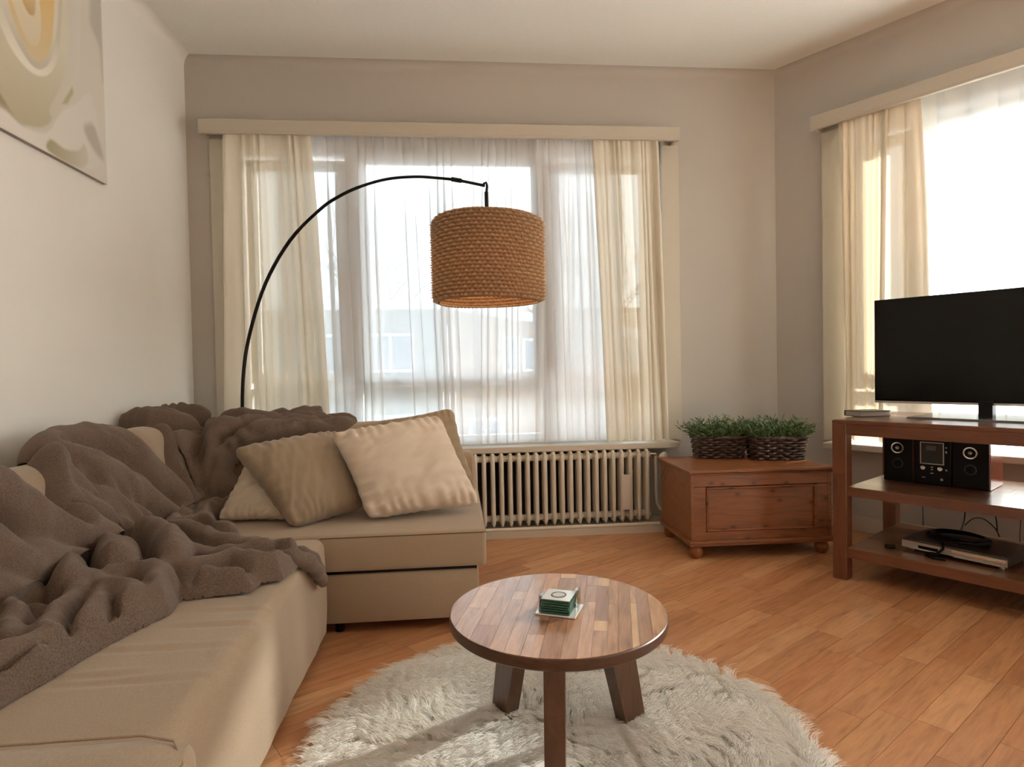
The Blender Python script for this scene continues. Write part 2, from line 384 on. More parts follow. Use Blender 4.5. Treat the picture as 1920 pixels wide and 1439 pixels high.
# window sills, casings, baseboards, pipe duct
def window(name, wx0, wx1, loc, rz, mull, wz=(.479, 2.21), sash=None, handle=None, low=.80):
    w = empty(name, loc, rz, kind='structure')
    b = MB(); fw = .045
    b.box(wx0, wx0+fw, .02, .09, *wz); b.box(wx1-fw, wx1, .02, .09, *wz); b.box(wx0, wx1, .021, .089, wz[1]-.115, wz[1]); b.box(wx0, wx1, .021, .089, wz[0], wz[0]+.05)
    for m0, m1 in mull: b.box(m0, m1, .022, .088, wz[0]+.05, wz[1]-.115)
    b.box(wx0+fw, wx1-fw, .024, .086, low-.02, low+.02); b.build('window_frame', M['upvc'], w)
    for (a0, a1, z0, z1) in sash:
        f = MB(); e = .05; g = .012
        f.rbox(a0-e, a0, .004, .06, z0-e, z1+e, .006); f.rbox(a1, a1+e, .004, .06, z0-e, z1+e, .006)
        f.rbox(a0-e, a1+e, .005, .059, z0-e, z0, .006); f.rbox(a0-e, a1+e, .005, .059, z1, z1+e, .006)
        fo = f.build('sash', M['upvc'], w); MB().box(a0, a1, .03, .036, z0, z1).build('pane', M['glass'], fo)
    xs = [wx0+fw]+[v for m in mull for v in m]+[wx1-fw]
    for k in range(0, len(xs)-1, 2):
        MB().box(xs[k], xs[k+1], .045, .051, wz[0]+.05, low-.02).build('pane', M['glass'], w)
    if handle:
        hx, hz = handle; h = MB(); h.rbox(hx-.012, hx+.012, -.012, .004, hz-.03, hz+.03, .004); h.tube([(hx, -.005, hz), (hx, -.035, hz), (hx, -.04, hz-.03), (hx, -.04, hz-.12)], .007, 8)
        h.build('window_handle', M['white'], w, smooth=True)
    return w
window('window_1', W0+.02, W1-.02, (0, YB, 0), 0, [(-.585, -.52), (.495, .56)], sash=[(-1.06, -.632, .90, 2.016), (-.474, .449, .872, 2.056), (.606, 1.08, .90, 2.02)], handle=(-.60, 1.42))
window('window_2', RW0+.02, RW1-.02, (XC, YB, 0), RZ, [(.69, .755), (2.0, 2.07)], sash=[(.53, .66, .9, 2.01), (.80, 1.955, .872, 2.03), (2.12, 2.98, .9, 2.01)])
window('window_added_fill', RV0+.02, RV1-.02, (XC, YB, 0), RZ, [(4.70, 4.77)], sash=[(3.58, 4.64, .9, 2.03), (4.83, 5.86, .9, 2.03)])  # unseen window behind the camera, added to brighten the left wall
def sill(name, x0, x1, loc, rz):
    tag(MB().rbox(x0, x1, -.1485, .10, .447, .479, .004).build(name, M['trim'], None, loc, rz), kind='structure')
sill('trim_4', -1.30, 1.237, (0, YB, 0), 0)
sill('trim_5', .322, 3.2, (XC, YB, 0), RZ)
for k, (x0, x1, loc, rz) in enumerate([(-1.285, W0, (0, YB, 0), 0), (W1, 1.298, (0, YB, 0), 0), (.274, RW0, (XC, YB, 0), RZ), (RW1, RW1+.1, (XC, YB, 0), RZ)]):
    tag(MB().box(x0, x1, -.02, 0, .479, 2.165).build('trim_%d' % (6+k), M['trim'], None, loc, rz), kind='structure')
def pelmet(name, x0, x1, loc, rz, label):
    p = empty(name, loc, rz, label, 'curtain rail')
    MB().rbox(x0, x1, -.12, -.104, 2.168, 2.233, .003).build('fascia', M['fascia'], p)
    for xa in (x0+.002, x1-.016): MB().box(xa, xa+.014, -.104, 0, 2.170, 2.231).build('end_cap', M['trim'], p)
    b = MB(); b.box(x0+.016, x1-.016, -.103, -.002, 2.195, 2.231); b.build('track_board', M['trim'], p)
    b = MB(); b.rbox(x0+.003, x1-.003, -.124, -.102, 2.158, 2.168, .002); b.build('lip', M['fascia'], p)
    for yy in (-.085, -.045): MB().box(x0+.02, x1-.02, yy-.008, yy+.008, 2.183, 2.195).build('curtain_track', M['upvc'], p)
pelmet('curtain_rail', -1.304, 1.272, (0, YB, 0), 0, 'long cream boxed curtain rail above the middle window')
pelmet('curtain_rail', .258, 3.25, (XC, YB, 0), RZ, 'cream boxed curtain rail over the window behind the television')
tag(MB().box(XL, XL+.012, YR, YB, 0, .083).build('baseboard_left', M['trim']), kind='structure')
b = MB(); b.box(1.25, XC-.01, -.012, 0, 0, .083); tag(b.build('baseboard_back', M['trim'], None, (0, YB, 0)), kind='structure')
tag(MB().rbox(.01, LEN, -.014, 0, 0, .083, .003).build('baseboard_right', M['trim'], None, (XC, YB, 0), RZ), kind='structure')
d = MB(); d.box(XL+.013, 1.235, 3.235, YB, 0, .038)
duct = tag(d.build('trim_10', M['trim']), kind='structure')
MB().tube([(XL+.02, 3.2455, .046), (1.20, 3.2455, .046)], .0095, 10).build('heating_pipe', M['rad'], duct, smooth=True)

# ------------------------------------------------------------------ curtains
def drape(name, mat, top, bot, zt, zb, off, nf, amp, seed, loc, rz, label, cat='curtain', group=None, pleat=0., hem=.012, nu=None, sharp=1.0, tiltb=0., over=.8):
    rnd = random.Random(seed); nu = nu or int(nf*20); nv = 44
    ph = [rnd.uniform(0, 6.3) for _ in range(6)]
    us = np.linspace(0, 1, nu); vs = np.linspace(0, 1, nv)
    P = np.zeros((nu, nv, 3))
    warp = us + .035*np.sin(2*PI*us*2.3+ph[0]) + .02*np.sin(2*PI*us*5.1+ph[1])
    am = .65+.35*np.sin(2*PI*us*nf*.21+ph[2])
    for j, v in enumerate(vs):
        drift = warp + .018*v*np.sin(2*PI*us*1.7+ph[3]) + .01*math.sin(3*v+ph[4])
        f = np.sin(2*PI*nf*drift); g = np.sign(f)*np.abs(f)**sharp
        a = amp*(.45+.55*min(1, v*4)) * am
        x = (top[0]+(top[1]-top[0])*us)*(1-v**.8)+(bot[0]+(bot[1]-bot[0])*us)*v**.8
        y = off + a*g + .006*np.sin(2*PI*nf*.37*us+ph[5]+2*v)
        x = x + over*abs(top[1]-top[0])/nf/(2*PI)*(.6+.6*am)*np.sin(2*PI*nf*drift+1.3)*min(1, v*3+.15)
        if pleat:
            h = max(0, 1-v/.045); pp = np.sin(2*PI*pleat*us)
            y = y*(1-.8*h)+.8*h*off - .010*h*np.clip(pp, 0, 1)**3
        z = zt+(zb-zt)*v + (hem*g*.5+tiltb*us)*v**8
        P[:, j, 0] = x; P[:, j, 1] = y; P[:, j, 2] = z
    o = MB().grid(P).build(name, mat, None, loc, rz, smooth=True, auto=False)
    return tag(o, label, cat, group)
BW = ((0, YB, 0), 0); RW = ((XC, YB, 0), RZ)
drape('curtain', M['drape'], (-1.19, -.745), (-1.23, -.675), 2.183, .50, -.096, 8, .026, 1, *BW, 'cream curtain drawn left beside the arc lamp pole', sharp=.8)
drape('curtain', M['drape'], (.776, 1.154), (.838, 1.186), 2.183, .492, -.096, 9, .022, 4, *BW, 'cream curtain hanging above the radiator valve', sharp=.8)
drape('curtain', M['drape2'], (.385, .632), (.41, .60), 2.183, .50, -.088, 6, .022, 9, *RW, 'narrow cream curtain gathered beside the television', sharp=.8)
drape('curtain', M['drape2'], (.59, .76), (.565, .80), 2.183, .50, -.084, 2.2, .014, 12, *RW, 'flat pale curtain panel behind the top left of the television', sharp=.9)
drape('sheer_curtain', M['sheer'], (-.93, .112), (-.92, .13), 2.183, .492, -.050, 15, .016, 21, *BW, 'white voile curtain behind the arc lamp, left of the centre gap', 'curtain', 'voile curtains', pleat=15, hem=.006, over=1.7)
drape('sheer_curtain', M['sheer'], (.12, .95), (.10, .93), 2.183, .496, -.052, 16, .016, 33, *BW, 'white voile curtain right of the centre gap above the radiator', 'curtain', 'voile curtains', pleat=14, hem=.006, over=1.7)
drape('sheer_curtain', M['sheer'], (.46, .86), (.50, .90), 2.183, .50, -.075, 8, .012, 41, *BW, 'bunched double layer of white voile beside the right curtain', 'curtain', 'voile curtains', pleat=8, hem=.006, over=1.7)
drape('sheer_curtain', M['sheer2'], (.70, 3.0), (.72, 3.0), 2.183, .50, -.045, 26, .022, 52, *RW, 'white voile curtain on the window behind the television', 'curtain', 'voile curtains', pleat=18, hem=.006, over=1.7)

# ------------------------------------------------------------------ radiator
rad = empty('radiator', (0, 3.335, 0), 0, 'old cream column radiator under the window', 'radiator')
def section():
    b = MB(); w = .0155
    for yy in (-.035, .0, .035):
        pts = [(0, yy, z) for z in np.linspace(.050, .44, 12)]
        b.tube(pts, [.006]+[.0115]*10+[.006], 8)
    b.tube([(0, -.038, .425), (0, -.02, .437), (0, .02, .437), (0, .038, .425)], .011, 8)
    b.tube([(0, -.038, .072), (0, -.02, .060), (0, .02, .060), (0, .038, .072)], .011, 8)
    b.lathe([(.016, -.0275), (.02, -.012), (.022, 0), (.02, .012), (.016, .0275)], 12, (0, 0, .413), 'x')
    b.lathe([(.016, -.0275), (.02, -.012), (.022, 0), (.02, .012), (.016, .0275)], 12, (0, 0, .086), 'x')
    return b.mesh('section', True, False)
sm = section()
nsec = 23
for k in range(nsec): link('section', sm, M['rad'], rad, (1.045-k*.0475, 0, 0))
b = MB(); b.rbox(.897, .942, -.062, -.048, .120, .312, .004); b.build('meter_box', M['white'], rad)
b = MB(); b.tube([(1.06, 0, .413), (1.105, -.005, .413)], .008, 10); b.lathe([(.012, 1.07), (.013, 1.085), (.009, 1.086)], 10, (0, 0, .413), 'x'); b.build('valve', M['chrome'], rad, smooth=True)
b = MB(); b.lathe([(.010, 0), (.017, .004), (.019, .02), (.019, .045), (.016, .052)], 16, (0, 0, 0), 'y')
o = b.build('thermostat_head', M['white'], rad, (1.118, -.062, .403), smooth=True)
o.rotation_euler = (R(8), 0, R(-38))
b = MB(); b.tube([(1.105, 0, .405), (1.105, 0, .35), (1.105, 0, .20), (1.108, 0, .14), (1.125, 0, .105), (1.16, 0, .092), (1.24, 0, .09)], .0085, 8); b.build('supply_pipe', M['rad'], rad, smooth=True)
for xx in (.02, 1.00): MB().box(xx-.006, xx+.006, .02, .113, .30, .31).build('bracket', M['rad'], rad)
MB().box(-.05, 1.04, .114, .120, .06, .42).build('shade_panel', plain('painted_shade', (.06,.045,.035), .8), rad)  # dark panel added as the shade between and behind the columns

# ------------------------------------------------------------------ sofa
sofa = empty('corner_sofa', (0, 0, 0), 0, 'sand coloured fabric corner sofa along the left wall', 'sofa')
def ss(t):
    t = np.clip(t, 0, 1); return t*t*(3-2*t)
# chaise seat: profile swept along y with creases
def chaise():
    r = .035; prof = []
    for x in np.linspace(-1.16, -.45-r, 46): prof.append((x, .343, 0, 1))
    for a in np.linspace(0, PI/2, 9)[1:]: prof.append((-.45-r+r*math.sin(a), .343-r+r*math.cos(a), math.sin(a), math.cos(a)))
    for z in np.linspace(.30, .03, 12): prof.append((-.45+.003*math.sin((z-.03)/.27*PI), z, 1, 0))
    ys = np.linspace(.2, 2.118, 300)
    P = np.zeros((len(ys), len(prof), 3))
    creases = [(-.62, 1.30, .13, .009, .0032), (-.55, 1.415, .10, .008, .0035), (-.60, 1.165, .12, .009, .0035), (-.54, 1.50, .09, .009, .0025), (-.66, 1.19, .07, .009, .0035)]
    for i, y in enumerate(ys):
        ey = 1-max(0, (y-(2.118-.03))/.03)
        for j, (x, z, nx, nz) in enumerate(prof):
            d = -.006*math.cos(x*7)*math.sin(y*3)*nz
            if nz > .5:
                for cx, cy, wx, wy, h in creases:
                    d -= h*math.exp(-((x-cx)/wx)**2-((y-cy-.04*(x-cx))/wy)**2) - h*.7*math.exp(-((x-cx)/wx)**2-((y-cy-.022-.04*(x-cx))/wy)**2)
            else: d += .004*fnoise(y*3, z*6, 1.7)+.003*math.sin(y*40+z*8)*max(0, (.3-z))
            dz = -.03*(1-math.sqrt(max(0, 1-(1-ey)**2))) if ey < 1 else 0
            P[i, j] = (x+nx*d-(nx*.03*(1-math.sqrt(max(0, 1-(1-ey)**2))) if ey < 1 else 0), y, z+nz*d+dz*nz)
    b = MB().grid(P)
    e = P[-1]; n = len(b.v); m = len(prof)
    b.add([tuple(p) for p in e]+[(p[0], p[1], .03) for p in e], [(j, j+1, m+j+1, m+j) for j in range(m-1)])
    return b
chaise().build('chaise_seat', M['sofa'], sofa, smooth=True)
def puff(x0, x1, y0, y1, z0, z1, r, seed=0, amp=.004, n=(26, 26, 10), bulge=.0):
    """soft rounded cushion block"""
    bm = bmesh.new(); bmesh.ops.create_cube(bm, size=2)
    bmesh.ops.subdivide_edges(bm, edges=bm.edges[:], cuts=15, use_grid_fill=True)
    hx, hy, hz = (x1-x0)/2, (y1-y0)/2, (z1-z0)/2; r = min(r, hx*.98, hy*.98, hz*.98)
    for v in bm.verts:
        p = Vector((math.sin(v.co.x*PI/2)*hx if False else v.co.x*hx, v.co.y*hy, v.co.z*hz))
        q = Vector((max(-hx+r, min(hx-r, p.x)), max(-hy+r, min(hy-r, p.y)), max(-hz+r, min(hz-r, p.z))))
        d = p-q
        if d.length > 1e-9: p = q+d.normalized()*min(r, max(abs(d.x), abs(d.y), abs(d.z)))
        nn = Vector((p.x/hx, p.y/hy, p.z/hz))
        p += Vector((0, 0, bulge*(1-nn.x**2)*(1-nn.y**2)*(1 if p.z > 0 else -.2)))
        p += amp*Vector((fnoise(p.x*9+seed, p.y*9, p.z*9), fnoise(p.x*9, p.y*9+seed, p.z*9), fnoise(p.x*9, p.y*9, p.z*9+seed)))
        v.co = p+Vector(((x0+x1)/2, (y0+y1)/2, (z0+z1)/2))
    bm.verts.index_update(); b = MB(); b.add([tuple(v.co) for v in bm.verts], [tuple(v.index for v in f.verts) for f in bm.faces]); bm.free(); return b
MB().rbox(-.474, .066, 2.132, 2.92, .036, .206, .008).build('base', M['sofa'], sofa, smooth=True)
MB().box(-.47, .06, 2.14, 2.9, .2055, .2185).build('base_gap', M['black'], sofa)
MB().rbox(-1.38, .094, 2.120, 2.93, .2175, .346, .014, 3).build('corner_seat', M['sofa'], sofa, smooth=True)
b = MB(); b.tube([(-.47, 2.1215, .336), (.088, 2.1215, .336)], .0022, 6); b.tube([(.092, 2.124, .336), (.0925, 2.9, .336)], .0022, 6); b.build('piping', M['seam'], sofa, smooth=True)
puff(-1.30, .078, 2.80, 2.935, .20, .535, .045, 3).build('back_frame', M['sofa'], sofa, smooth=True)
puff(XL+.004, -1.20, .25, 2.93, .03, .56, .05, 5).build('side_frame', M['sofa'], sofa, smooth=True)
for sx, sy in ((-.42, 2.17), (.03, 2.17), (.03, 2.87), (-.50, .45)):
    MB().lathe([(.016, 0), (.018, .036)], 12, (sx, sy, 0)).build('foot', M['black'], sofa)
def lean_cushion(y0, y1, ztop, name='back_cushion', seed=0, xb=-1.385, xf=-1.02):
    b = puff(-.09, .09, -(y1-y0)/2, (y1-y0)/2, -.18, .18, .085, seed, .006)
    o = b.build(name, M['sofa'], sofa, ((xb+xf)/2-.03, (y0+y1)/2, .345+(ztop-.345)/2), smooth=True)
    o.scale = (1.25, 1, (ztop-.345)/.36); o.rotation_euler = (0, R(-14), 0); return o
lean_cushion(.95, 2.02, .65, seed=1); lean_cushion(2.03, 2.36, .64, seed=2); lean_cushion(2.37, 2.62, .70, seed=3); lean_cushion(2.63, 2.96, .66, seed=4)
def back_cushion(x0, x1, ztop, seed, y=2.73):
    b = puff(-(x1-x0)/2, (x1-x0)/2, -.08, .08, -.18, .18, .075, seed, .006)
    o = b.build('back_cushion', M['sofa'], sofa, ((x0+x1)/2, y, .345+(ztop-.345)/2), smooth=True)
    o.scale = (1, 1, (ztop-.345)/.36); o.rotation_euler = (R(-12), 0, 0); return o
back_cushion(-1.08, -.60, .645, 5); back_cushion(-.595, -.02, .685, 6)
# near arm: low padded block lying over the chaise end
puff(-1.40, -.385, .18, .955, .20, .372, .045, 8, .003).build('armrest', M['sofa'], sofa, smooth=True)
b = MB(); b.tube([(-1.2, .938, .368), (-.47, .938, .370), (-.42, .925, .366), (-.392, .89, .352), (-.385, .80, .345), (-.383, .3, .345)], .0022, 6); b.build('arm_piping', M['sofa'], sofa, smooth=True)

# ------------------------------------------------------------------ pillows
def pillow(name, BL, BR, TL, TR, thick, mat, label, seed=0, pinch=.045, wr=.006, wdir=(1, .5), group='scatter pillows'):
    BL, BR, TL, TR = map(Vector, (BL, BR, TL, TR)); n = 56
    ce = (BL+BR+TL+TR)/4; nrm = ((BR-BL).cross(TL-BL)).normalized()
    b = MB(); idx = {}; vs = []; fs = []
    for side in (1, -1):
        for i in range(n+1):
            for j in range(n+1):
                edge = i in (0, n) or j in (0, n)
                if edge and side == -1: idx[(side, i, j)] = idx[(1, i, j)]; continue
                u, v = .5-.5*math.cos(PI*i/n), .5-.5*math.cos(PI*j/n)
                u = .35*u+.65*i/n; v = .35*v+.65*j/n
                p = BL*(1-u)*(1-v)+BR*u*(1-v)+TL*(1-u)*v+TR*u*v
                eu, ev = 4*u*(1-u), 4*v*(1-v)
                p = p+(ce-p)*pinch*(eu*(1-ev)**2+ev*(1-eu)**2)*1.6
                t = thick*(max(0, eu)*max(0, ev))**.40
                p = p+(ce-p)*.07*((1-eu)*(1-ev))**4
                w = 0
                if not edge:
                    q = u*wdir[0]+v*wdir[1]; q2 = u*wdir[1]-v*wdir[0]
                    w = wr*(noise.noise(Vector((q*3+seed, q2*11, side)))+.5*noise.noise(Vector((q*7, q2*24+seed, side*2))))
                    cr = (1-eu)*(1-ev); w += wr*.7*cr*math.sin(math.atan2(v-.5, u-.5)*22)*min(1, eu*ev*14); w *= min(1, eu*ev*9)
                    w += wr*1.0*(1-ev)**2*math.sin(u*60+2*math.sin(u*11+seed))*min(1, ev*8)+wr*.8*(1-eu)**2*math.sin(v*52+seed)*min(1, eu*8)
                else:
                    p = p+(p-ce).normalized()*.0018*math.sin((u+v*1.3)*31+seed)
                vs.append(p+nrm*side*(t+w)); idx[(side, i, j)] = len(vs)-1
        for i in range(n):
            for j in range(n):
                q = (idx[(side, i, j)], idx[(side, i+1, j)], idx[(side, i+1, j+1)], idx[(side, i, j+1)])
                fs.append(q if side == 1 else q[::-1])
    o = b.add(vs, fs).build(name, mat, None, smooth=True, auto=False)
    return tag(o, label, 'pillow', group)
pillow('pillow', (-.335, 2.285, .352), (.098, 2.37, .375), (-.500, 2.45, .668), (-.066, 2.56, .722), .086, M['linen'], 'large off-white crumpled linen pillow, front one at the sofa end', 3, wr=.012)
pillow('pillow', (-.585, 2.225, .350), (-.36, 2.40, .375), (-.853, 2.40, .622), (-.49, 2.60, .66), .085, M['taupe'], 'taupe linen pillow with its lower corner tucked under', 9, wr=.006, wdir=(.6, 1))
pillow('pillow', (-.90, 2.36, .356), (-.60, 2.33, .356), (-.83, 2.55, .58), (-.50, 2.55, .55), .05, M['cream'], 'cream pillow tucked between the fleece blanket and the taupe pillow', 15, wr=.007, wdir=(1, .7))
pillow('pillow', (-.36, 2.55, .36), (.075, 2.60, .42), (-.352, 2.70, .69), (-.012, 2.71, .742), .045, M['taupe2'], 'grey-beige pillow standing behind the white linen pillow', 22, wr=.005)

# ------------------------------------------------------------------ fleece blanket
BLK = [(-.772,1.092),(-.75,1.179),(-.731,1.295),(-.698,1.398),(-.669,1.478),(-.685,1.56),(-.613,1.583),(-.529,1.60),(-.522,1.66),(-.475,1.685),(-.462,1.75),(-.458,1.80),
 (-.458,1.87),(-.50,1.895),(-.564,1.933),(-.637,1.988),(-.738,2.045),(-.84,2.20),(-.90,2.38),(-.848,2.45),(-.86,2.549),(-.85,2.574),(-.93,2.605),(-.89,2.625),(-.661,2.645),(-.50,2.66),(-.455,2.70),(-.46,2.82),
 (-.56,2.90),(-.80,2.93),(-1.05,2.93),(-1.08,2.82),(-1.13,2.84),(-1.18,2.98),(-1.36,3.0),(-1.40,2.64),(-1.27,2.59),(-1.13,2.47),(-1.085,2.41),(-1.14,2.35),(-1.28,2.42),(-1.40,2.40),(-1.40,2.2),(-1.32,1.95),(-1.118,1.762),(-1.10,1.73),(-1.18,1.61),(-1.33,1.38),(-1.33,1.10),(-1.0,.95),(-.80,.98)]
RID = {'R1': [(-1.22,1.47),(-1.13,1.626),(-1.109,1.697),(-1.089,1.736),(-1.074,1.757),(-1.041,1.80),(-.99,1.80),(-.932,1.75),(-.873,1.652)],
 'R0': [(-1.16,1.40),(-1.06,1.516),(-1.054,1.60),(-1.02,1.66),(-.96,1.60),(-.92,1.53)], 'R0b': [(-1.2,1.3),(-1.085,1.40),(-1.03,1.46),(-.99,1.50)],
 'A': [(-1.172,1.81),(-1.241,1.93),(-1.28,2.08),(-1.24,2.18),(-1.18,2.25),(-1.12,2.29),(-1.075,2.36),(-1.02,2.34),(-.98,2.25)],
 'B': [(-1.157,1.789),(-1.126,1.844),(-1.09,1.92),(-1.055,1.98),(-1.02,2.03)], 'C': [(-1.17,1.87),(-1.12,1.95),(-1.088,2.03),(-1.05,2.09)],
 'D0': [(-1.22,1.99),(-1.17,2.05),(-1.13,2.13),(-1.10,2.19)], 'D': [(-1.15,2.05),(-1.10,2.134),(-1.06,2.20),(-1.02,2.23),(-.97,2.18),(-.93,2.10)],
 'E': [(-1.005,1.955),(-.948,1.967),(-.87,1.90),(-.80,1.80),(-.757,1.70)], 'F': [(-1.052,2.067),(-1.025,2.002),(-.996,1.931),(-.955,1.846)],
 'M1': [(-.95,2.08),(-.88,2.07),(-.81,1.999),(-.721,1.91),(-.648,1.879),(-.594,1.854)], 'M2': [(-.84,1.86),(-.763,1.82),(-.686,1.778),(-.62,1.80),(-.56,1.83)],
 'G': [(-.72,1.54),(-.677,1.525),(-.60,1.53),(-.55,1.56),(-.535,1.60),(-.583,1.608),(-.64,1.61)], 'G2': [(-.76,1.66),(-.70,1.67),(-.66,1.70),(-.616,1.74),(-.555,1.70),(-.50,1.69),(-.46,1.74),(-.44,1.837),(-.43,1.95)],
 'I': [(-.62,1.90),(-.556,1.87),(-.504,1.85),(-.455,1.81),(-.441,1.86),(-.43,1.93)], 'J': [(-.92,1.561),(-.84,1.54),(-.757,1.469),(-.715,1.41),(-.69,1.39),(-.685,1.43),(-.69,1.50)],
 'J2': [(-.849,1.589),(-.825,1.616),(-.789,1.63),(-.74,1.58),(-.72,1.52)], 'K': [(-.889,1.529),(-.867,1.441),(-.843,1.347),(-.813,1.267)], 'K2': [(-.824,1.485),(-.778,1.381),(-.753,1.308)],
 'L': [(-1.0,1.426),(-.935,1.377),(-.90,1.30),(-.86,1.25)], 'L2': [(-.80,1.02),(-.775,1.105),(-.76,1.195),(-.735,1.299),(-.71,1.38)], 'L3': [(-.90,1.20),(-.84,1.13),(-.81,1.19),(-.79,1.25)],
 'L4': [(-1.05,1.30),(-1.0,1.22),(-.95,1.12),(-.90,1.02)], 'N1': [(-1.341,2.711),(-1.26,2.66),(-1.2,2.72),(-1.14,2.72),(-1.10,2.66)], 'N2': [(-1.20,2.55),(-1.14,2.47),(-1.08,2.44),(-1.03,2.42)],
 'N3': [(-1.16,2.70),(-1.10,2.61),(-1.05,2.58),(-1.0,2.56)], 'N4': [(-.96,2.25),(-1.0,2.35),(-1.04,2.45),(-1.03,2.55)], 'N5': [(-.90,2.25),(-.95,2.38),(-1.0,2.50),(-.99,2.58)],
 'P1': [(-1.03,2.72),(-.997,2.64),(-.98,2.58),(-.956,2.54)], 'P2': [(-1.0,2.60),(-.93,2.63),(-.84,2.68),(-.73,2.72),(-.60,2.76),(-.50,2.78)], 'P3': [(-.97,2.585),(-.90,2.62),(-.79,2.65),(-.641,2.68),(-.52,2.70),(-.47,2.72)],
 'P4': [(-.94,2.58),(-.86,2.60),(-.76,2.625),(-.66,2.65),(-.53,2.668)], 'P5': [(-1.0,2.68),(-.903,2.72),(-.80,2.76),(-.70,2.80),(-.6,2.84)], 'P6': [(-.952,2.57),(-.90,2.57),(-.875,2.52),(-.88,2.46)],
 'Q1': [(-.89,2.222),(-.93,2.36),(-.94,2.48)], 'Q2': [(-.91,2.10),(-.873,2.15),(-.789,2.095),(-.715,1.982)], 'T1': [(-1.1,2.87),(-.95,2.86),(-.8,2.87),(-.62,2.86)], 'T2': [(-1.36,2.95),(-1.3,2.9),(-1.2,2.92)]}
RH = {'R1': (.070,.070), 'R0': (.055,.055), 'R0b': (.04,.035), 'A': (.050,.040), 'B': (.032,.027), 'C': (.030,.022), 'D0': (.030,.024), 'D': (.045,.034), 'E': (.055,.06), 'F': (.03,.02), 'M1': (.040,.028), 'M2': (.034,.026),
 'G': (.030,.024), 'G2': (.035,.026), 'I': (.032,.022), 'J': (.045,.032), 'J2': (.045,.035), 'K': (.035,.028), 'L2': (.02,.03), 'N1': (.05,.06), 'N2': (.04,.032), 'N3': (.034,.024), 'N4': (.042,.028), 'N5': (.045,.026), 'P1': (.03,.022),
 'P2': (.030,.022), 'P3': (.030,.020), 'P4': (.028,.017), 'P5': (.034,.030), 'P6': (.05,.035), 'Q1': (.04,.03), 'Q2': (.04,.035), 'T1': (.02,.05), 'T2': (.03,.06)}
def blanket():
    st = .0065; xs = np.arange(-1.405, -.385, st); ys = np.arange(.94, 3.01, st); X, Y = np.meshgrid(xs, ys, indexing='ij')
    Z = np.full_like(X, .352)
    e = np.clip((X+.475)/.04, 0, 1); Z = np.where(X > -.475, .352-.14*e**2.2, Z)
    endf = 1-.25*np.exp(-((Y-1.94)/.03)**2)-.45*np.exp(-((Y-2.40)/.0001)**2)*0
    hl = (.295+.012*ss((Y-1.95)/.2))*ss((-.985-X)/.24)*endf; Z = np.maximum(Z, .352+hl)
    hb = .298*ss((Y-2.50)/.20)*ss((-.44-X)/.03)*(1-.35*np.exp(-((X+1.14)/.05)**2)*ss((Y-2.6)/.1)); Z = np.maximum(Z, np.where(X < -.40, .352+hb, Z))
    Z = np.where(X < -1.385, Z-.02, Z); Z = Z-.10*ss((Y-2.86)/.12)*ss((X+1.15)/.1)
    def blur(A, k):
        for _ in range(k):
            P = np.pad(A, 1, mode='edge'); A = (P[:-2, 1:-1]+P[2:, 1:-1]+P[1:-1, :-2]+P[1:-1, 2:]+4*A)/8
        return A
    Z = blur(Z, 14)
    gx, gy = np.gradient(blur(Z, 6), st); nl = np.sqrt(gx**2+gy**2+1); NX, NY, NZ = -gx/nl, -gy/nl, 1/nl
    def dist(poly, closed=False):
        D = np.full_like(X, 9.); m = len(poly)
        for i in range(m if closed else m-1):
            a = poly[i]; b_ = poly[(i+1) % m]; dx, dy = b_[0]-a[0], b_[1]-a[1]; L2 = dx*dx+dy*dy+1e-12
            t = np.clip(((X-a[0])*dx+(Y-a[1])*dy)/L2, 0, 1); D = np.minimum(D, np.hypot(X-a[0]-t*dx, Y-a[1]-t*dy))
        return D
    ins = np.zeros(X.shape, bool); m = len(BLK)
    for i in range(m):
        (x0, y0), (x1, y1) = BLK[i], BLK[(i+1) % m]
        c = ((y0 > Y) != (y1 > Y)) & (X < (x1-x0)*(Y-y0)/(y1-y0+1e-12)+x0); ins ^= c
    E = dist(BLK, True); edge = np.where(ins, E, -E)
    Hh = np.zeros_like(X)
    W = np.vectorize(lambda a, b_: noise.noise(Vector((a*7, b_*7, .3))))(X[::4, ::4], Y[::4, ::4])
    W = np.repeat(np.repeat(W, 4, 0), 4, 1)[:X.shape[0], :X.shape[1]]; W = blur(W, 8)
    W2 = np.vectorize(lambda a, b_: noise.noise(Vector((a*22, b_*16, 5.3))))(X[::2, ::2], Y[::2, ::2]); W2 = np.repeat(np.repeat(W2, 2, 0), 2, 1)[:X.shape[0], :X.shape[1]]; W2 = blur(W2, 3)
    V = np.zeros_like(X)
    for k, poly in RID.items():
        w, h = RH.get(k, (.035, .028)); ds = dist(poly)*(1+.25*W); w = w*.84; h = h*1.3
        f = h*np.sqrt(np.clip(1-(ds/w)**2, 0, 1)); V = np.maximum(V, .42*h*np.exp(-((ds-w*1.12)/(w*.38))**2)); Hh = np.maximum(Hh, f)
    RG = 1-np.abs(np.vectorize(lambda a, b_: noise.noise(Vector((a*9+b_*5, b_*9-a*3, 9.1))))(X[::2, ::2], Y[::2, ::2]))*2.6
    RG = np.clip(np.repeat(np.repeat(RG, 2, 0), 2, 1)[:X.shape[0], :X.shape[1]], 0, 1)
    Hh = np.where(Hh > .004, Hh, Hh-V*.8)
    Hh = blur(Hh, 1)+.008*W2+.012*W+.010*blur(RG, 3)+.012
    q1 = (Y-1.05*(X+1.2))/.085+2.2*W; wv1 = np.abs(np.sin(PI*q1))**.7-.5
    zl = ss((-.96-X)/.08)*ss((2.62-Y)/.1); Hh = Hh+.020*wv1*zl*(1-np.clip(Hh/.07, 0, 1))
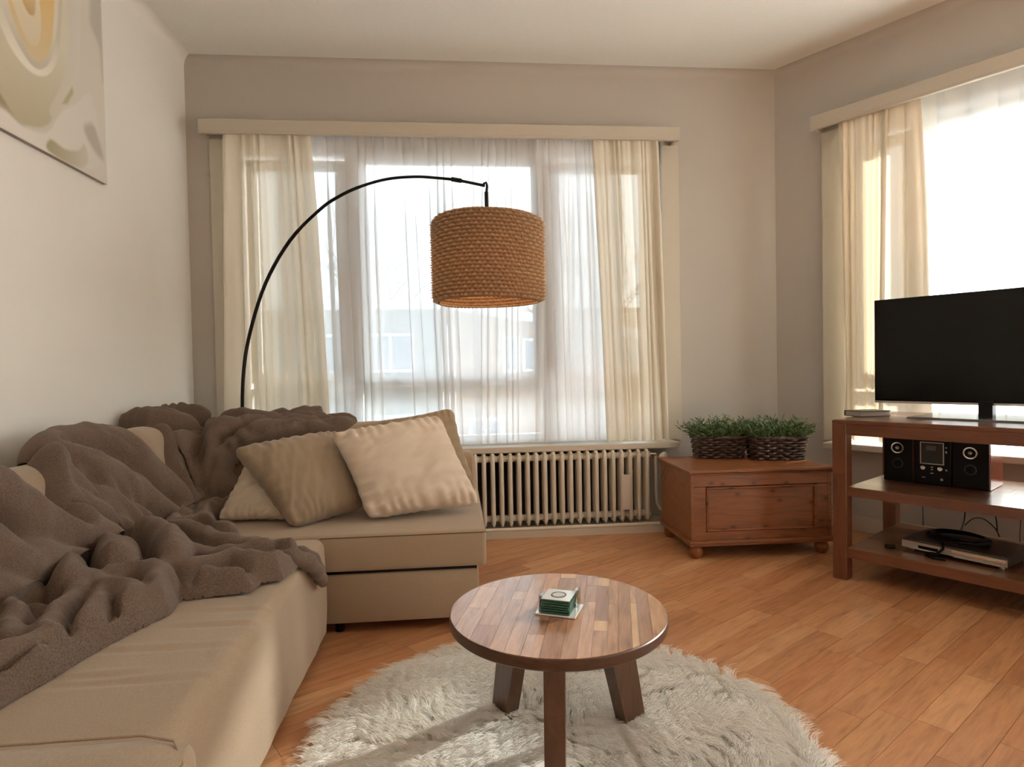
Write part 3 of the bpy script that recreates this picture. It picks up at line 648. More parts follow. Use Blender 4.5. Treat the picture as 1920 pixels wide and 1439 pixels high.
    q2 = (Y+.22*X)/.052+1.6*W; wv2 = np.abs(np.sin(PI*q2))**.7-.5; zb = ss((Y-2.52)/.06)*ss((X+1.08)/.06); Hh = Hh+.016*wv2*zb
    q3 = (X*.9+Y*.35)/.07+2*W; wv3 = np.abs(np.sin(PI*q3))**.7-.5; zc = ss((-1.05-X)/.04)*ss((Y-2.60)/.08); Hh = Hh+.014*wv3*zc
    th = .014*np.sqrt(np.clip(1-(1-np.clip(edge, 0, .014)/.014)**2, 0, 1)); fall = ss(np.clip(edge, 0, .03)/.03)
    Hh = th+np.clip(Hh, -.012, 1)*fall
    Hh += .0010*np.random.rand(*Hh.shape)*fall
    ex, ey = np.gradient(edge, st); en = np.hypot(ex, ey)+1e-9; mv = np.where(edge < 0, -edge, 0)
    X2 = X+mv*ex/en; Y2 = Y+mv*ey/en
    P = np.stack([X2+NX*Hh, Y2+NY*Hh, Z+NZ*Hh+.004-.010*(1-fall)], -1)
    keep = edge > -st*.95; idx = -np.ones(X.shape, int); idx[keep] = np.arange(keep.sum())
    q = keep[:-1, :-1] & keep[1:, :-1] & keep[1:, 1:] & keep[:-1, 1:]
    i, j = np.nonzero(q); F = np.stack([idx[i, j], idx[i+1, j], idx[i+1, j+1], idx[i, j+1]], -1)
    b = MB(); b.v = [tuple(p) for p in P[keep].tolist()]; b.f = [tuple(f) for f in F.tolist()]
    return b
fb = blanket().build('fleece_blanket', M['blanket'], None, smooth=True, auto=False)
b = MB()
for path, rad_ in (([(-.60, 1.83, .362), (-.53, 1.80, .372), (-.475, 1.80, .372), (-.438, 1.83, .345), (-.428, 1.88, .30), (-.427, 1.93, .262), (-.428, 1.968, .236)], [.014, .022, .025, .024, .021, .019, .013]),
                   ([(-.56, 1.88, .366), (-.51, 1.865, .370), (-.468, 1.872, .366), (-.440, 1.905, .335), (-.432, 1.945, .285), (-.430, 1.972, .245)], [.010, .015, .017, .016, .014, .010])):
    pts = []; rs = []
    for i in range(len(path)-1):
        for t in (0, .2, .4, .6, .8):
            a, c, d, e = (Vector(path[k]) for k in (max(i-1, 0), i, i+1, min(i+2, len(path)-1)))
            pts.append(.5*((2*c)+(d-a)*t+(2*a-5*c+4*d-e)*t*t+(3*c-3*d+e-a)*t**3)); rs.append((rad_[i]*(1-t)+rad_[i+1]*t)*(1+.12*math.sin(len(pts)*1.3)))
    pts.append(Vector(path[-1])+Vector((0, .004, -.008))); rs.append(.004); b.tube(pts, rs, 14)
b.build('hanging_fold', M['blanket'], fb, smooth=True, auto=False)
tag(fb, 'crumpled dark brown fleece blanket thrown over the corner sofa', 'blanket')

# ------------------------------------------------------------------ coffee table
TC = (.218, 1.362); TZ, TR = .355, .243
tb = empty('coffee_table', (TC[0], TC[1], 0), 0, 'round three-legged wooden coffee table on the fur rug', 'table')
n = 96; ring = [(TR*math.cos(2*PI*k/n), TR*math.sin(2*PI*k/n)) for k in range(n)]
top = MB().lathe([(TR-.004, TZ-.026), (TR, TZ-.022), (TR+.0008, TZ-.012), (TR, TZ-.0035), (TR-.002, TZ-.0018)], n).build('tabletop', M['teak_edge'], tb, smooth=True)
TA = R(15); tp = (math.cos(TA), -math.sin(TA)); tq = (math.sin(TA), math.cos(TA))
bnd = [-.243, -.205, -.160, -.114, -.082, -.048, -.012, .028, .058, .085, .114, .136, .163, .177, .205, .243]
cuts = {9: [-.106, -.054, .159, .216], 12: [-.19, .055], 6: [.206, .246]}
light = {(9, 1), (9, 3), (12, 1), (6, 1)}
rr = random.Random(11)
for i in range(len(bnd)-1):
    cs = cuts.get(i) or sorted(rr.uniform(-.17, .17) for _ in range(rr.choice((0, 1, 1, 2))))
    cs = [-.3]+list(cs)+[.3]
    for j in range(len(cs)-1):
        pts = [(tp[0]*p+tq[0]*q, tp[1]*p+tq[1]*q) for p, q in [(x*.9905, y*.9905) for x, y in ring for _ in (0,)][:0]] or [(x*.9905, y*.9905) for x, y in ring]
        loc = [(x*tp[0]+y*tp[1], x*tq[0]+y*tq[1]) for x, y in pts]
        for a, b_, c in ((-1, 0, -bnd[i]-.0003), (1, 0, bnd[i+1]-.0003), (0, -1, -cs[j]-.0003), (0, 1, cs[j+1]-.0003)):
            loc = clip_poly(loc, a, b_, c) if len(loc) > 2 else loc
        if len(loc) < 3: continue
        # local frame of the piece: x along the grain
        lp = [(q, -p) for p, q in loc]
        cx = sum(p[0] for p in lp)/len(lp); cy = sum(p[1] for p in lp)/len(lp)
        MB().prism([(x-cx, y-cy) for x, y in lp], TZ-.004, TZ+.0).build('plank', M['teak_light'] if (i, j) in light else M['teak'], top,
            (math.sin(TA)*cx+math.cos(TA)*cy*-1, math.cos(TA)*cx+math.sin(TA)*cy, 0), PI/2-TA)
for o in list(top.children):            # place the pieces exactly: local x -> along grain, local -y -> across
    pass
for ang in (119, 29, 258.5):
    a = R(ang); ca, sa = math.cos(a), math.sin(a); w = .021
    def P(r, t, z): return (ca*r-sa*t, sa*r+ca*t, z)
    zt = TZ-.024
    A0 = [P(.200, -w*.9, 0), P(.262, -w*.9, 0), P(.262, w*.9, 0), P(.200, w*.9, 0)]
    A1 = [P(.112, -w, zt), P(.196, -w, zt), P(.196, w, zt), P(.112, w, zt)]
    MB().quadprism(A0, A1).build('leg', M['teak_leg'], tb)
b = MB(); b.lathe([(.13, TZ-.036), (.13, TZ-.025)], 40); b.build('under_plate', M['teak_edge'], tb, smooth=True)

# glass coasters in a mirrored holder
CA = R(-24.8)
hold = empty('coaster_holder', (.2215, 1.352, TZ), CA, 'mirrored square holder with chrome corner clips around the coaster stack', 'coaster holder')
MB().rbox(-.046, .046, -.040, .040, .0005, .0045, .001, 1).build('base', M['mirror'], hold)
for sx, sy, sg in ((-.0375, -.024, 1), (.0375, .026, 1)):
    b = MB(); b.box(sx-.0012, sx+.0012, sy-.010, sy+.010, .0045, .043); b.box(min(sx, sx*.82), max(sx, sx*.82), sy-.010, sy+.010, .0405, .043)
    b.build('clip', M['chrome'], hold)
order = ['topmost', 'second from the top', 'third from the top', 'fourth from the top', 'fifth from the top', 'lowest']
for k in range(6):
    z = TZ+.005+(5-k)*.0055
    c = empty('coaster', (.2205+random.uniform(-.002, .002), 1.350+random.uniform(-.002, .002), z), CA+R(random.uniform(-2.5, 2.5)) if k else CA,
        ('square mirror-faced glass coaster with round well, top of the stack' if k == 0 else 'green-edged glass coaster, %s in the stack' % order[k]), 'coaster', 'stack of glass coasters')
    MB().rbox(-.0325, .0325, -.0325, .0325, 0, .0034, .0006, 1).build('plate', M['greenglass'], c)
    if k == 0:
        MB().box(-.032, .032, -.032, .032, .0034, .0044).build('face', M['mirror'], c)
        MB().lathe([(.0175, .0046), (.0175, .0053), (.0150, .0054), (.0145, .0046)], 28, cap=False).build('well_rim', M['dim'], c, smooth=True)
        MB().lathe([(.0140, .0045), (.0140, .0049)], 28).build('well', plain('well_grey', (.42,.40,.39), .3), c, smooth=True)

# ------------------------------------------------------------------ fur rug
RC = (.232, 1.40); RR = .585
rug = tag(MB().lathe([(RR, .0005), (RR, .008), (RR-.01, .011)], 96, (0, 0, 0)).build('fur_rug', plain('rug_backing', (.70,.66,.58), .95), None, (RC[0], RC[1], 0), smooth=True), 'round white long-pile faux fur rug under the coffee table', 'rug')
def fur():
    N = 62000; K = 6; rng = np.random.default_rng(5)
    r = RR*np.sqrt(rng.random(N)); a = 2*PI*rng.random(N); x = r*np.cos(a); y = r*np.sin(a)
    keep = (y > -.75); x, y, r, a = x[keep], y[keep], r[keep], a[keep]; N = len(x)
    cell = .034; gi = np.floor(x/cell).astype(int); gj = np.floor(y/cell).astype(int)
    hsh = lambda i, j, s: np.abs(np.sin(i*127.1+j*311.7+s*74.7)*43758.5453) % 1
    tx = (gi+.5+(hsh(gi, gj, 1)-.5)*.8)*cell; ty = (gj+.5+(hsh(gi, gj, 2)-.5)*.8)*cell
    ang = np.array([2.9+2.2*noise.noise(Vector((p*3.1, q*3.1, 2.)))+1.3*noise.noise(Vector((p*9, q*9, 7.))) for p, q in zip(tx, ty)])
    fl = np.array([noise.noise(Vector((p*6, q*6, 4.))) for p, q in zip(tx, ty)])
    edge = np.clip((r/RR-.86)/.14, 0, 1); ang = ang + (np.angle(np.exp(1j*(a-ang))))*edge*.75
    ang = ang+rng.normal(0, .22, N); L = (.040+.020*rng.random(N))*(1+.35*fl); Hh = (.024+.016*fl+.008*rng.random(N))*(1-.35*edge)
    cl = .45+.3*rng.random(N)
    P = np.zeros((N, K, 3))
    for k in range(K):
        t = k/(K-1)
        fx = np.cos(ang)*L*t**1.5; fy = np.sin(ang)*L*t**1.5
        bx = x*(1-cl*t)+(tx)*cl*t; by = y*(1-cl*t)+ty*cl*t
        P[:, k, 0] = bx+fx+.003*np.sin(ang*3+t*5); P[:, k, 1] = by+fy+.003*np.cos(ang*5+t*4)
        P[:, k, 2] = .008+Hh*np.sin(min(1, t*1.25)*PI/2*1.15)*(1-.35*t**3)
    hc = bpy.data.hair_curves.new('rug_pile'); hc.add_curves([K]*N)
    hc.attributes['position'].data.foreach_set('vector', (P*S).astype(np.float32).ravel())
    ra = hc.attributes.get('radius') or hc.attributes.new('radius', 'FLOAT', 'POINT')
    rad_ = np.tile(np.linspace(.00075, .00025, K), N).astype(np.float32); ra.data.foreach_set('value', rad_)
    t = NT('white_fur'); hi = t.N('ShaderNodeHairInfo')
    t.base(t.ramp(hi.outputs['Random'], [(0, (.88,.85,.79)), (.6, (.94,.92,.88)), (1, (.97,.96,.93))]), .55, Sheen_Weight=.2); t.b.inputs['Subsurface Weight'].default_value = 0
    hc.materials.append(t.m)
    o = bpy.data.objects.new('pile', hc); C.objects.link(o); o.parent = rug; o['kind'] = 'stuff'
fur()

# ------------------------------------------------------------------ blanket chest
ch = empty('blanket_chest', (1.075, 2.745, 0), R(-1.0), 'low antique pine chest on bun feet in the corner', 'chest')
CW, CD = .685, .455
MB().rbox(-.012, CW+.008, -.012, CD, .400, .415, .004).build('lid', M['pine'], ch)
b = MB(); b.rbox(-.006, CW+.002, -.006, CD-.004, .390, .400, .004); b.build('lid_moulding', M['pine'], ch)
b = MB(); b.box(0, .016, 0, CD-.02, .07, .390); b.box(CW-.022, CW-.006, 0, CD-.02, .07, .39); b.box(.016, CW-.022, CD-.036, CD-.02, .07, .39); b.box(.016, CW-.022, .01, CD-.036, .07, .085); b.build('carcass', M['pine'], ch)
fx0, fx1 = .016, CW-.022
MB().box(fx0, fx1, .002, .014, .338, .389).build('top_rail', M['pine'], ch)
MB().box(fx0, fx1, .002, .014, .086, .125).build('bottom_rail', M['pine'], ch)
MB().box(fx0, fx0+.055, .002, .014, .1255, .335).build('stile', M['pine'], ch)
MB().box(fx1-.055, fx1, .002, .014, .1255, .335).build('stile', M['pine'], ch)
px0, px1, pz0, pz1 = fx0+.056, fx1-.056, .126, .334
MB().box(px0, px1, .009, .013, pz0, pz1).build('panel', M['pine'], ch)
b = MB(); m_ = .012
for (a0, a1, c0, c1) in ((px0, px1, pz0, pz0+m_), (px0, px1, pz1-m_, pz1), (px0, px0+m_, pz0, pz1), (px1-m_, px1, pz0, pz1)):
    b.rbox(a0, a1, -.004, .010, c0, c1, .005)
b.build('panel_moulding', M['pine'], ch)
b = MB(); b.rbox(-.014, CW+.006, -.014, .004, .070, .086, .004); b.rbox(-.014, .004, -.012, CD-.02, .0705, .0855, .004); b.rbox(CW-.012, CW+.006, -.012, CD-.02, .0705, .0855, .004)
b.rbox(-.009, CW+.002, -.009, CD-.02, .060, .0705, .003); b.build('plinth', M['pine'], ch)
for fx, fy in ((.032, .030), (CW-.04, .030), (.032, CD-.06), (CW-.04, CD-.06)):
    MB().lathe([(.016, .062), (.026, .052), (.0315, .036), (.030, .018), (.021, .003), (.018, 0)][::-1], 20, (fx, fy, 0)).build('bun_foot', M['pine'], ch, smooth=True)
# baskets with plants on the chest
def basket(x, y, rz, w, d, h, label, seed):
    e = empty('plant_basket', (x, y, .4155), rz, label, 'plant', 'planted wicker baskets on the chest')
    rnd = random.Random(seed); rows = 8; rr_ = .0068
    def path(off, z, ph, flare, nst=46):
        pts = []; a = w/2+off+flare; c = d/2+off+flare; rad_ = .022; per = 2*(2*a+2*c); m = 168
        for k in range(m):
            s = per*k/m; L1 = 2*a; L2 = 2*c
            if s < L1: p = (-a+s, -c)
            elif s < L1+L2: p = (a, -c+s-L1)
            elif s < 2*L1+L2: p = (a-(s-L1-L2), c)
            else: p = (-a, c-(s-2*L1-L2))
            n_ = math.hypot(p[0]/a, p[1]/c); cx = max(-a+rad_, min(a-rad_, p[0])); cy = max(-c+rad_, min(c-rad_, p[1]))
            dx, dy = p[0]-cx, p[1]-cy; l = math.hypot(dx, dy) or 1; bx, by = cx+dx/l*rad_, cy+dy/l*rad_
            wv = .0080*math.sin(2*PI*12*k/m+ph); pts.append((bx+dx/l*wv, by+dy/l*wv, z+.0012*math.sin(k*.7+ph)))
        return pts
    b = MB()
    for k in range(rows):
        z = rr_+k*(h-.012)/rows; b.tube(path(-.006, z, (k % 2)*PI, .012*k/rows), rr_, 6, closed=True)
    b.build('woven_side', M['wicker'], e, smooth=True)
    b = MB()
    for ph in (0, 2.1, 4.2):
        pts = path(-.004, h-.008, ph, .013); pts = [(p[0], p[1], p[2]+.004*math.sin(i*.35+ph)) for i, p in enumerate(pts)]; b.tube(pts, .0045, 6, closed=True)
    b.build('rim', M['wicker'], e, smooth=True)
    MB().box(-w/2+.012, w/2-.012, -d/2+.012, d/2-.012, .002, h-.03).build('soil', M['soil'], e)
    b = MB()
    for _ in range(230):
        # a stem with narrow leaves
        x0, y0 = rnd.uniform(-w/2+.01, w/2-.01), rnd.uniform(-d/2+.01, d/2-.01)
        L = rnd.uniform(.055, .125); out = Vector((x0/(w/2)*.95+rnd.uniform(-.45, .45), y0/(d/2)*.6+rnd.uniform(-.4, .4), 1.)).normalized()
        p0 = Vector((x0, y0, h-.035)); p1 = p0+out*L
        for t in range(9):
            q = p0.lerp(p1, .25+.75*t/8) + Vector((0, 0, -.0)) ; az = rnd.uniform(0, 6.28); el = rnd.uniform(.1, 1.1)
            dv = (out*math.sin(el)+Vector((math.cos(az), math.sin(az), .15))*math.cos(el)).normalized()
            ll = rnd.uniform(.022, .046); sd_ = dv.cross(Vector((rnd.uniform(-1, 1), rnd.uniform(-1, 1), rnd.uniform(.2, 1)))).normalized()*rnd.uniform(.0022, .0038)
            mid = q+dv*ll*.5+Vector((0, 0, .002))
            b.add([q, mid+sd_, q+dv*ll, mid-sd_], [(0, 1, 2, 3)])
    b.build('foliage', M['leaf'], e, kind='stuff')
basket(1.385, 3.145, R(-6), .235, .15, .118, 'left basket of bushy green rosemary-like plant on the pine chest', 4)
basket(1.640, 3.030, R(-8), .245, .15, .122, 'right basket of bushy green plant, nearer the television', 8)

# ------------------------------------------------------------------ television stand
O = (1.563, 2.428, 0)
ts = empty('tv_stand', O, RZ, 'dark brown wooden television stand with two open shelves', 'tv stand')
SL, SD, SH, LG = 1.12, .60, .665, .055
for x in (0, SL-LG):
    for y in (0, SD-LG): MB().rbox(x, x+LG, y, y+LG, 0, SH-.016, .0015, 1).build('leg', M['stand_v'], ts)
for (y0, y1) in ((.001, .045), (SD-.045, SD-.001)): MB().box(LG, SL-LG, y0, y1, .603, SH-.0165).build('rail', M['stand'], ts)
for x in (.001, SL-.045): MB().box(x, x+.044, LG, SD-LG, .603, SH-.0165).build('side_rail', M['stand'], ts)
tt = MB().rbox(0, SL, 0, SD, SH-.0158, SH-.002, .001, 1).build('top', M['stand'], ts)
def boards(parent, x0, x1, y0, y1, z0, z1, seed, rows=7):
    rnd = random.Random(seed); hgt = (y1-y0)/rows
    for k in range(rows):
        x = x0
        while x < x1-.001:
            L = rnd.uniform(.12, .34); xe = min(x1, x+L)
            if x1-xe < .08: xe = x1
            MB().box(-(xe-x)/2+.0003, (xe-x)/2-.0003, -hgt/2+.0003, hgt/2-.0003, 0, z1-z0).build('board', M['standtop'], parent, ((x+xe)/2, y0+(k+.5)*hgt, z0)); x = xe
boards(tt, .004, SL-.004, .004, SD-.004, SH-.002, SH, 5, 6)
for z0, z1, sd_ in ((.351, .389, 21), (.095, .137, 31)):
    sh = MB().box(LG*.9, SL-LG*.9, .006, SD-.006, z0, z1-.002).build('shelf', M['stand'], ts)
    boards(sh, LG, SL-LG, .008, SD-.008, z1-.002, z1, sd_, 6)
def on_stand(ax, dp, z): return (O[0]+DR[0]*ax-DR[1]*dp, O[1]+DR[1]*ax+DR[0]*dp, z)
# television
tv = empty('television', on_stand(.457, .31, SH), RZ, 'large flat black television with thin silver lower edge on a wooden stand', 'television')
MB().rbox(-.40, .40, -.012, .022, .058, .508, .003).build('casing', M['black'], tv, smooth=True)
MB().box(-.394, .394, -.0135, -.012, .070, .502).build('screen', M['screen'], tv)
MB().rbox(-.399, .399, -.0145, -.010, .0585, .067, .001, 1).build('lower_trim', M['silver'], tv)
b = MB(); b.quadprism([(-.25, -.10, .001), (.25, -.10, .001), (.20, .09, .001), (-.20, .09, .001)], [(-.247, -.096, .008), (.247, -.096, .008), (.20, .086, .018), (-.20, .086, .018)]); b.build('foot_plate', plain('smoked_glass_foot', (.10,.10,.10), .08), tv)
MB().rbox(-.022, .024, -.035, .02, .006, .075, .004).build('neck', M['black'], tv)
# book
bk = empty('book', (1.733, 2.487, SH+.001), R(4), 'thick hardcover book with black cover lying beside the television', 'book')
MB().box(.003, .142, .004, .100, .0028, .0215).build('pages', M['paper'], bk)
MB().box(0, .145, 0, .102, 0, .0026).build('back_cover', M['cover'], bk); MB().box(0, .145, 0, .102, .0217, .0245).build('front_cover', M['cover'], bk)
MB().box(0, .145, .1005, .104, .0005, .024).build('spine', M['cover'], bk)
# stereo: two loudspeakers and the centre unit
def speaker(ax0, ax1, z0, label):
    w = ax1-ax0; e = empty('loudspeaker', on_stand((ax0+ax1)/2, .275, z0), RZ, label, 'speaker', 'stereo speakers')
    MB().rbox(-w/2, w/2, .004, .19, 0, .200, .004).build('cabinet', M['cherry'], e)
    MB().rbox(-w/2+.002, w/2-.002, -.006, .004, .002, .198, .003).build('baffle', M['black'], e)
    def ringd(z, r, nm, r2):
        g = MB().lathe([(r, -.006), (r, -.010), (r*.93, -.0125), (r*.74, -.012), (r*.66, -.0065)], 32, (0, 0, z), 'y', cap=False).build(nm, M['chrome'] if nm == 'tweeter_ring' else M['black'], e, smooth=True)
        MB().lathe([(r*.66, -.0066), (r*.35, -.0060), (r*.32, -.011), (.001, -.0135)], 24, (0, 0, z), 'y', cap=False).build('cone', M['black'], g, smooth=True)
    ringd(.145, .0255, 'tweeter_ring', 0)
    MB().lathe([(.007, -.0130), (.001, -.0155)], 14, (0, 0, .145), 'y', cap=False).build('dome', M['silver'], e, smooth=True)
    b = MB(); b.lathe([(.020, -.006), (.020, -.0085), (.0175, -.0085)], 28, (0, 0, .078), 'y', cap=False); b.build('port_ring', M['dim'], e, smooth=True)
    MB().lathe([(.0175, -.0062), (.008, -.0061), (.001, -.010)], 24, (0, 0, .078), 'y', cap=False).build('woofer', M['black'], e, smooth=True)
speaker(.100, .212, .390, 'black-fronted loudspeaker nearest the left leg of the tv stand')
speaker(.350, .474, .390, 'black-fronted loudspeaker with glossy cherry wood side panel')
cu = empty('stereo_unit', on_stand(.281, .275, .390), RZ, 'black compact stereo with square display between the two speakers', 'stereo')
MB().rbox(-.067, .067, -.004, .17, 0, .200, .004).build('body', M['black'], cu)
b = MB()
for a0, a1, c0, c1 in ((-.042, -.039, .088, .176), (.039, .042, .088, .176), (-.042, .042, .086, .089), (-.042, .042, .174, .177)): b.box(a0, a1, -.007, -.004, c0, c1)
b.build('display_frame', M['silver'], cu)
MB().box(-.038, .038, -.0052, -.004, .090, .173).build('cd_door', plain('dark_grey_door', (.02,.018,.015), .3), cu)
MB().box(-.020, .014, -.0066, -.0052, .143, .162).build('display', M['greyscreen'], cu)
for x in (-.030, .030): MB().lathe([(.010, -.004), (.009, -.014), (.0075, -.015)], 20, (x, 0, .070), 'y').build('knob', M['chrome'], cu, smooth=True)
for (x, z, w, h_) in ((0, .074, .007, .004), (0, .064, .006, .004), (0, .049, .010, .004), (-.030, .030, .012, .003), (.050, .066, .005, .006), (.050, .140, .005, .008), (.050, .158, .004, .004)):
    MB().box(x-w/2, x+w/2, -.0062, -.004, z-h_/2, z+h_/2).build('button', M['silver'], cu)
MB().lathe([(.0055, -.004), (.0045, -.007)], 16, (.034, 0, .026), 'y').build('headphone_jack', M['silver'], cu, smooth=True)
# media player and coiled cable on the lower shelf
pv = empty('disc_player', on_stand(.400, .235, .1375), RZ+R(-6), 'slim silver disc player on the lower shelf with black cable coiled on top', 'media player')
MB().rbox(-.175, .175, -.115, .135, .010, .048, .003).build('case', plain('dark_player_case', (.05,.045,.04), .35), pv)
b = MB(); b.box(-.175, .175, -.119, -.115, .012, .040); b.build('front_panel', M['silver'], pv)
MB().box(-.115, -.045, -.1200, -.119, .018, .030).build('display', M['black'], pv)
MB().rbox(.0, .172, -.1225, -.119, .026, .038, .002).build('tray_bar', M['chrome'], pv)
MB().box(-.175, .175, -.1215, -.119, .012, .015).build('trim_line', M['chrome'], pv)
for x, y in ((-.15, -.09), (.15, -.09), (-.15, .11), (.15, .11)): MB().lathe([(.009, 0), (.009, .010)], 14, (x, y, 0)).build('foot', M['silver'], pv)
b = MB(); cc = random.Random(2)
for k in range(6):
    ph = cc.uniform(0, 6); rr_ = cc.uniform(.072, .092); pts = []
    for i in range(48):
        a = 2*PI*i/48; pts.append(((rr_+.003*math.sin(3*a+ph))*math.cos(a)*1.15+cc.uniform(-.0008, .0008), (rr_+.003*math.cos(2*a+ph))*math.sin(a)*.95, .0555+.004*k*.6+.002*math.sin(2*a+ph)))
    b.tube(pts, .0045, 6, closed=True)
b.tube([(-.04, -.08, .060), (-.01, -.115, .056), (.0, -.135, .035), (-.02, -.150, .010), (-.05, -.16, .004), (-.02, -.175, .004), (.02, -.165, .004)], .0055, 6)
tag(b.build('cable', M['black'], None, on_stand(.375, .25, .1375), RZ+R(-6), smooth=True), 'thick black cable coiled on top of the disc player', 'cable')
# mouse-like power plug and loose wires
tag(MB().rbox(-.02, .02, -.012, .012, 0, .014, .005).build('plug_adapter', M['black'], None, on_stand(.175, .12, .1375), RZ+R(20), smooth=True), 'small black plug lying on the lower shelf', 'plug')
def wire(pts, r, label, g='thin wires behind the tv stand'):
    P = [Vector(on_stand(*p)) for p in pts]; Q = []
    for i in range(len(P)-1):
        a = P[max(i-1, 0)]; b_ = P[i]; c = P[i+1]; d = P[min(i+2, len(P)-1)]
        for t in (0, .25, .5, .75): Q.append(.5*((2*b_)+(c-a)*t+(2*a-5*b_+4*c-d)*t*t+(3*b_-3*c+d-a)*t**3))
    Q.append(P[-1]); o = MB().tube(Q, r, 6).build('wire', M['black'], None, smooth=True); return tag(o, label, 'cable', g)
wire([(.055, .70, .50), (.035, .66, .44), (.02, .63, .40), (.01, .62, .395)], .0018, 'thin black wire dangling beside the left speaker')
wire([(.12, .64, .36), (.13, .645, .28), (.14, .63, .20), (.15, .60, .14)], .0018, 'thin black wire hanging straight behind the lower shelf, left')
wire([(.30, .62, .36), (.305, .625, .27), (.31, .60, .20), (.31, .55, .16)], .003, 'thicker black wire pair hanging behind the disc player')
wire([(.36, .62, .36), (.39, .62, .30), (.42, .60, .23), (.43, .58, .17)], .0028, 'slanting black wire right of the disc player cable coil')
wire([(.50, .62, .36), (.505, .625, .28), (.50, .62, .20), (.50, .61, .13)], .0018, 'thin black wire hanging farthest right behind the shelf')
wire([(.31, .60, .17), (.34, .61, .205), (.38, .60, .21), (.42, .59, .18), (.44, .57, .15)], .0022, 'looped black wire arching behind the cable coil')
wire([(.0, .64, .345), (-.01, .63, .26), (-.005, .62, .20), (.02, .62, .16), (.03, .62, .14)], .0018, 'thin black wire curling beside the rear leg')

# ------------------------------------------------------------------ arc lamp
lp = empty('arc_floor_lamp', (-1.02, 3.05, 0), 0, 'tall black arc floor lamp with woven natural drum shade', 'lamp')
LX, LY = 1.168, -.40; LL = math.hypot(LX, LY)
MB().lathe([(.13, 0), (.132, .012), (.10, .022), (.02, .028)], 36).build('base', M['blackmetal'], lp, smooth=True)
arc = [(0, .02), (0, .4), (-.004, .70), (.008, .92), (.042, 1.105), (.115, 1.33), (.225, 1.522), (.353, 1.652), (.44, 1.708), (.528, 1.742), (.63, 1.762), (.736, 1.760), (.82, 1.745), (.895, 1.727), (.995, 1.692)]
def spline(P, n=5):
    Q = []
    for i in range(len(P)-1):
        a, b_, c, d = (Vector(P[k]) for k in (max(i-1, 0), i, i+1, min(i+2, len(P)-1)))
        for t in [q/n for q in range(n)]: Q.append(.5*((2*b_)+(c-a)*t+(2*a-5*b_+4*c-d)*t*t+(3*b_-3*c+d-a)*t**3))
    return Q+[Vector(P[-1])]
pts = spline([(u*LX, u*LY, z) for u, z in arc]); m = len(pts)
MB().tube(pts, [.0085 if i < m*.45 else (.0075 if i < m*.62 else .0065) for i in range(m)], 10).build('arc_pole', M['blackmetal'], lp, smooth=True)
MB().tube([(LX*.875, LY*.875, 1.7335), (LX*.91, LY*.91, 1.7225)], .0098, 12).build('joint', M['blackmetal'], lp, smooth=True)
b = MB(); b.tube([(LX*.99, LY*.99, 1.700), (LX*1.0, LY*1.0, 1.706), (LX*1.003, LY*1.003, 1.69), (LX*1.0, LY*1.0, 1.66)], .0055, 8); b.tube([(LX, LY, 1.665), (LX, LY, 1.46)], .0085, 10); b.lathe([(.02, 1.40), (.024, 1.44), (.012, 1.47)], 16, (LX, LY, 0)); b.build('shade_stem', M['blackmetal'], lp, smooth=True)
def shade():
    rows, cols = 23, 74; du, dv = 6, 6; Rr = .236; z0, z1 = 1.190, 1.545
    nu, nv = cols*du, rows*dv+1
    I = np.arange(nu)[:, None]; J = np.arange(nv)[None, :]
    row = J/dv; k = np.floor(row); fr = row-k
    colp = I/du + .5*(k % 2) + .25*np.sin(row*.9); fc = colp-np.floor(colp)
    tri_r = 1-np.abs(2*fr-1); tri_c = 1-np.abs(2*fc-1)
    rel = (.40*tri_r+.60*tri_c*tri_r)*(.75+.25*np.sin(I*12.99+k*78.2)*1)
    h = .023*rel; v = J/(nv-1)
    rb = Rr-.020*np.clip((v-.93)/.07, 0, 1)**2-.016*np.clip((.05-v)/.05, 0, 1)**2+.004*np.sin(2*PI*I/nu*3+1)
    a = 2*PI*I/nu+0*J; zz = z0+(z1-z0)*v+.004*(tri_c-.5)*(1)+.003*np.sin(I*2*PI/nu*2)
    r = rb+h-.006
    P = np.stack([LX+r*np.cos(a), LY+r*np.sin(a), zz+0*a], -1)
    b = MB().grid(P, wrap=True); me = b.mesh('shade', True, False)
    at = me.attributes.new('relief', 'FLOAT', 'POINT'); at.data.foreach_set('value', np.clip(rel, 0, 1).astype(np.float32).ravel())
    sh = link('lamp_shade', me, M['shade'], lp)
    b = MB(); n_ = 64
    b.tube([(LX+.222*math.cos(2*PI*i/n_), LY+.222*math.sin(2*PI*i/n_), z0+.004) for i in range(n_)], .004, 6, closed=True)
    b.build('shade_ring', M['taupe'], sh, smooth=True); b = MB()
    b.tube([(LX+.214*math.cos(2*PI*i/n_), LY+.214*math.sin(2*PI*i/n_), z1-.004) for i in range(n_)], .004, 6, closed=True)
    for k_ in range(3):
        t = 2*PI*k_/3+.4; b.tube([(LX, LY, 1.46), (LX+.212*math.cos(t), LY+.212*math.sin(t), z1-.006)], .0025, 6)
    b.build('shade_ring', M['taupe'], sh, smooth=True)
shade()
bm_ = NT('lamp_bulb_glow'); bm_.base((1, .8, .5), .3); bm_.b.inputs['Emission Color'].default_value = (1, .62, .28, 1); bm_.b.inputs['Emission Strength'].default_value = 12
MB().lathe([(.012, .06), (.02, .045), (.03, .018), (.03, 0), (.02, -.022), (.002, -.032)][::-1], 20, (LX, LY, 1.37)).build('bulb', bm_.m, lp, smooth=True)
ld = bpy.data.lights.new('lamp_light', 'POINT'); ld.energy = 2.2; ld.color = (1, .62, .32); ld.shadow_soft_size = .04
lo = bpy.data.objects.new('lamp_light', ld); C.objects.link(lo); lo.location = Vector((-1.02+LX, 3.05+LY, 1.33))*S

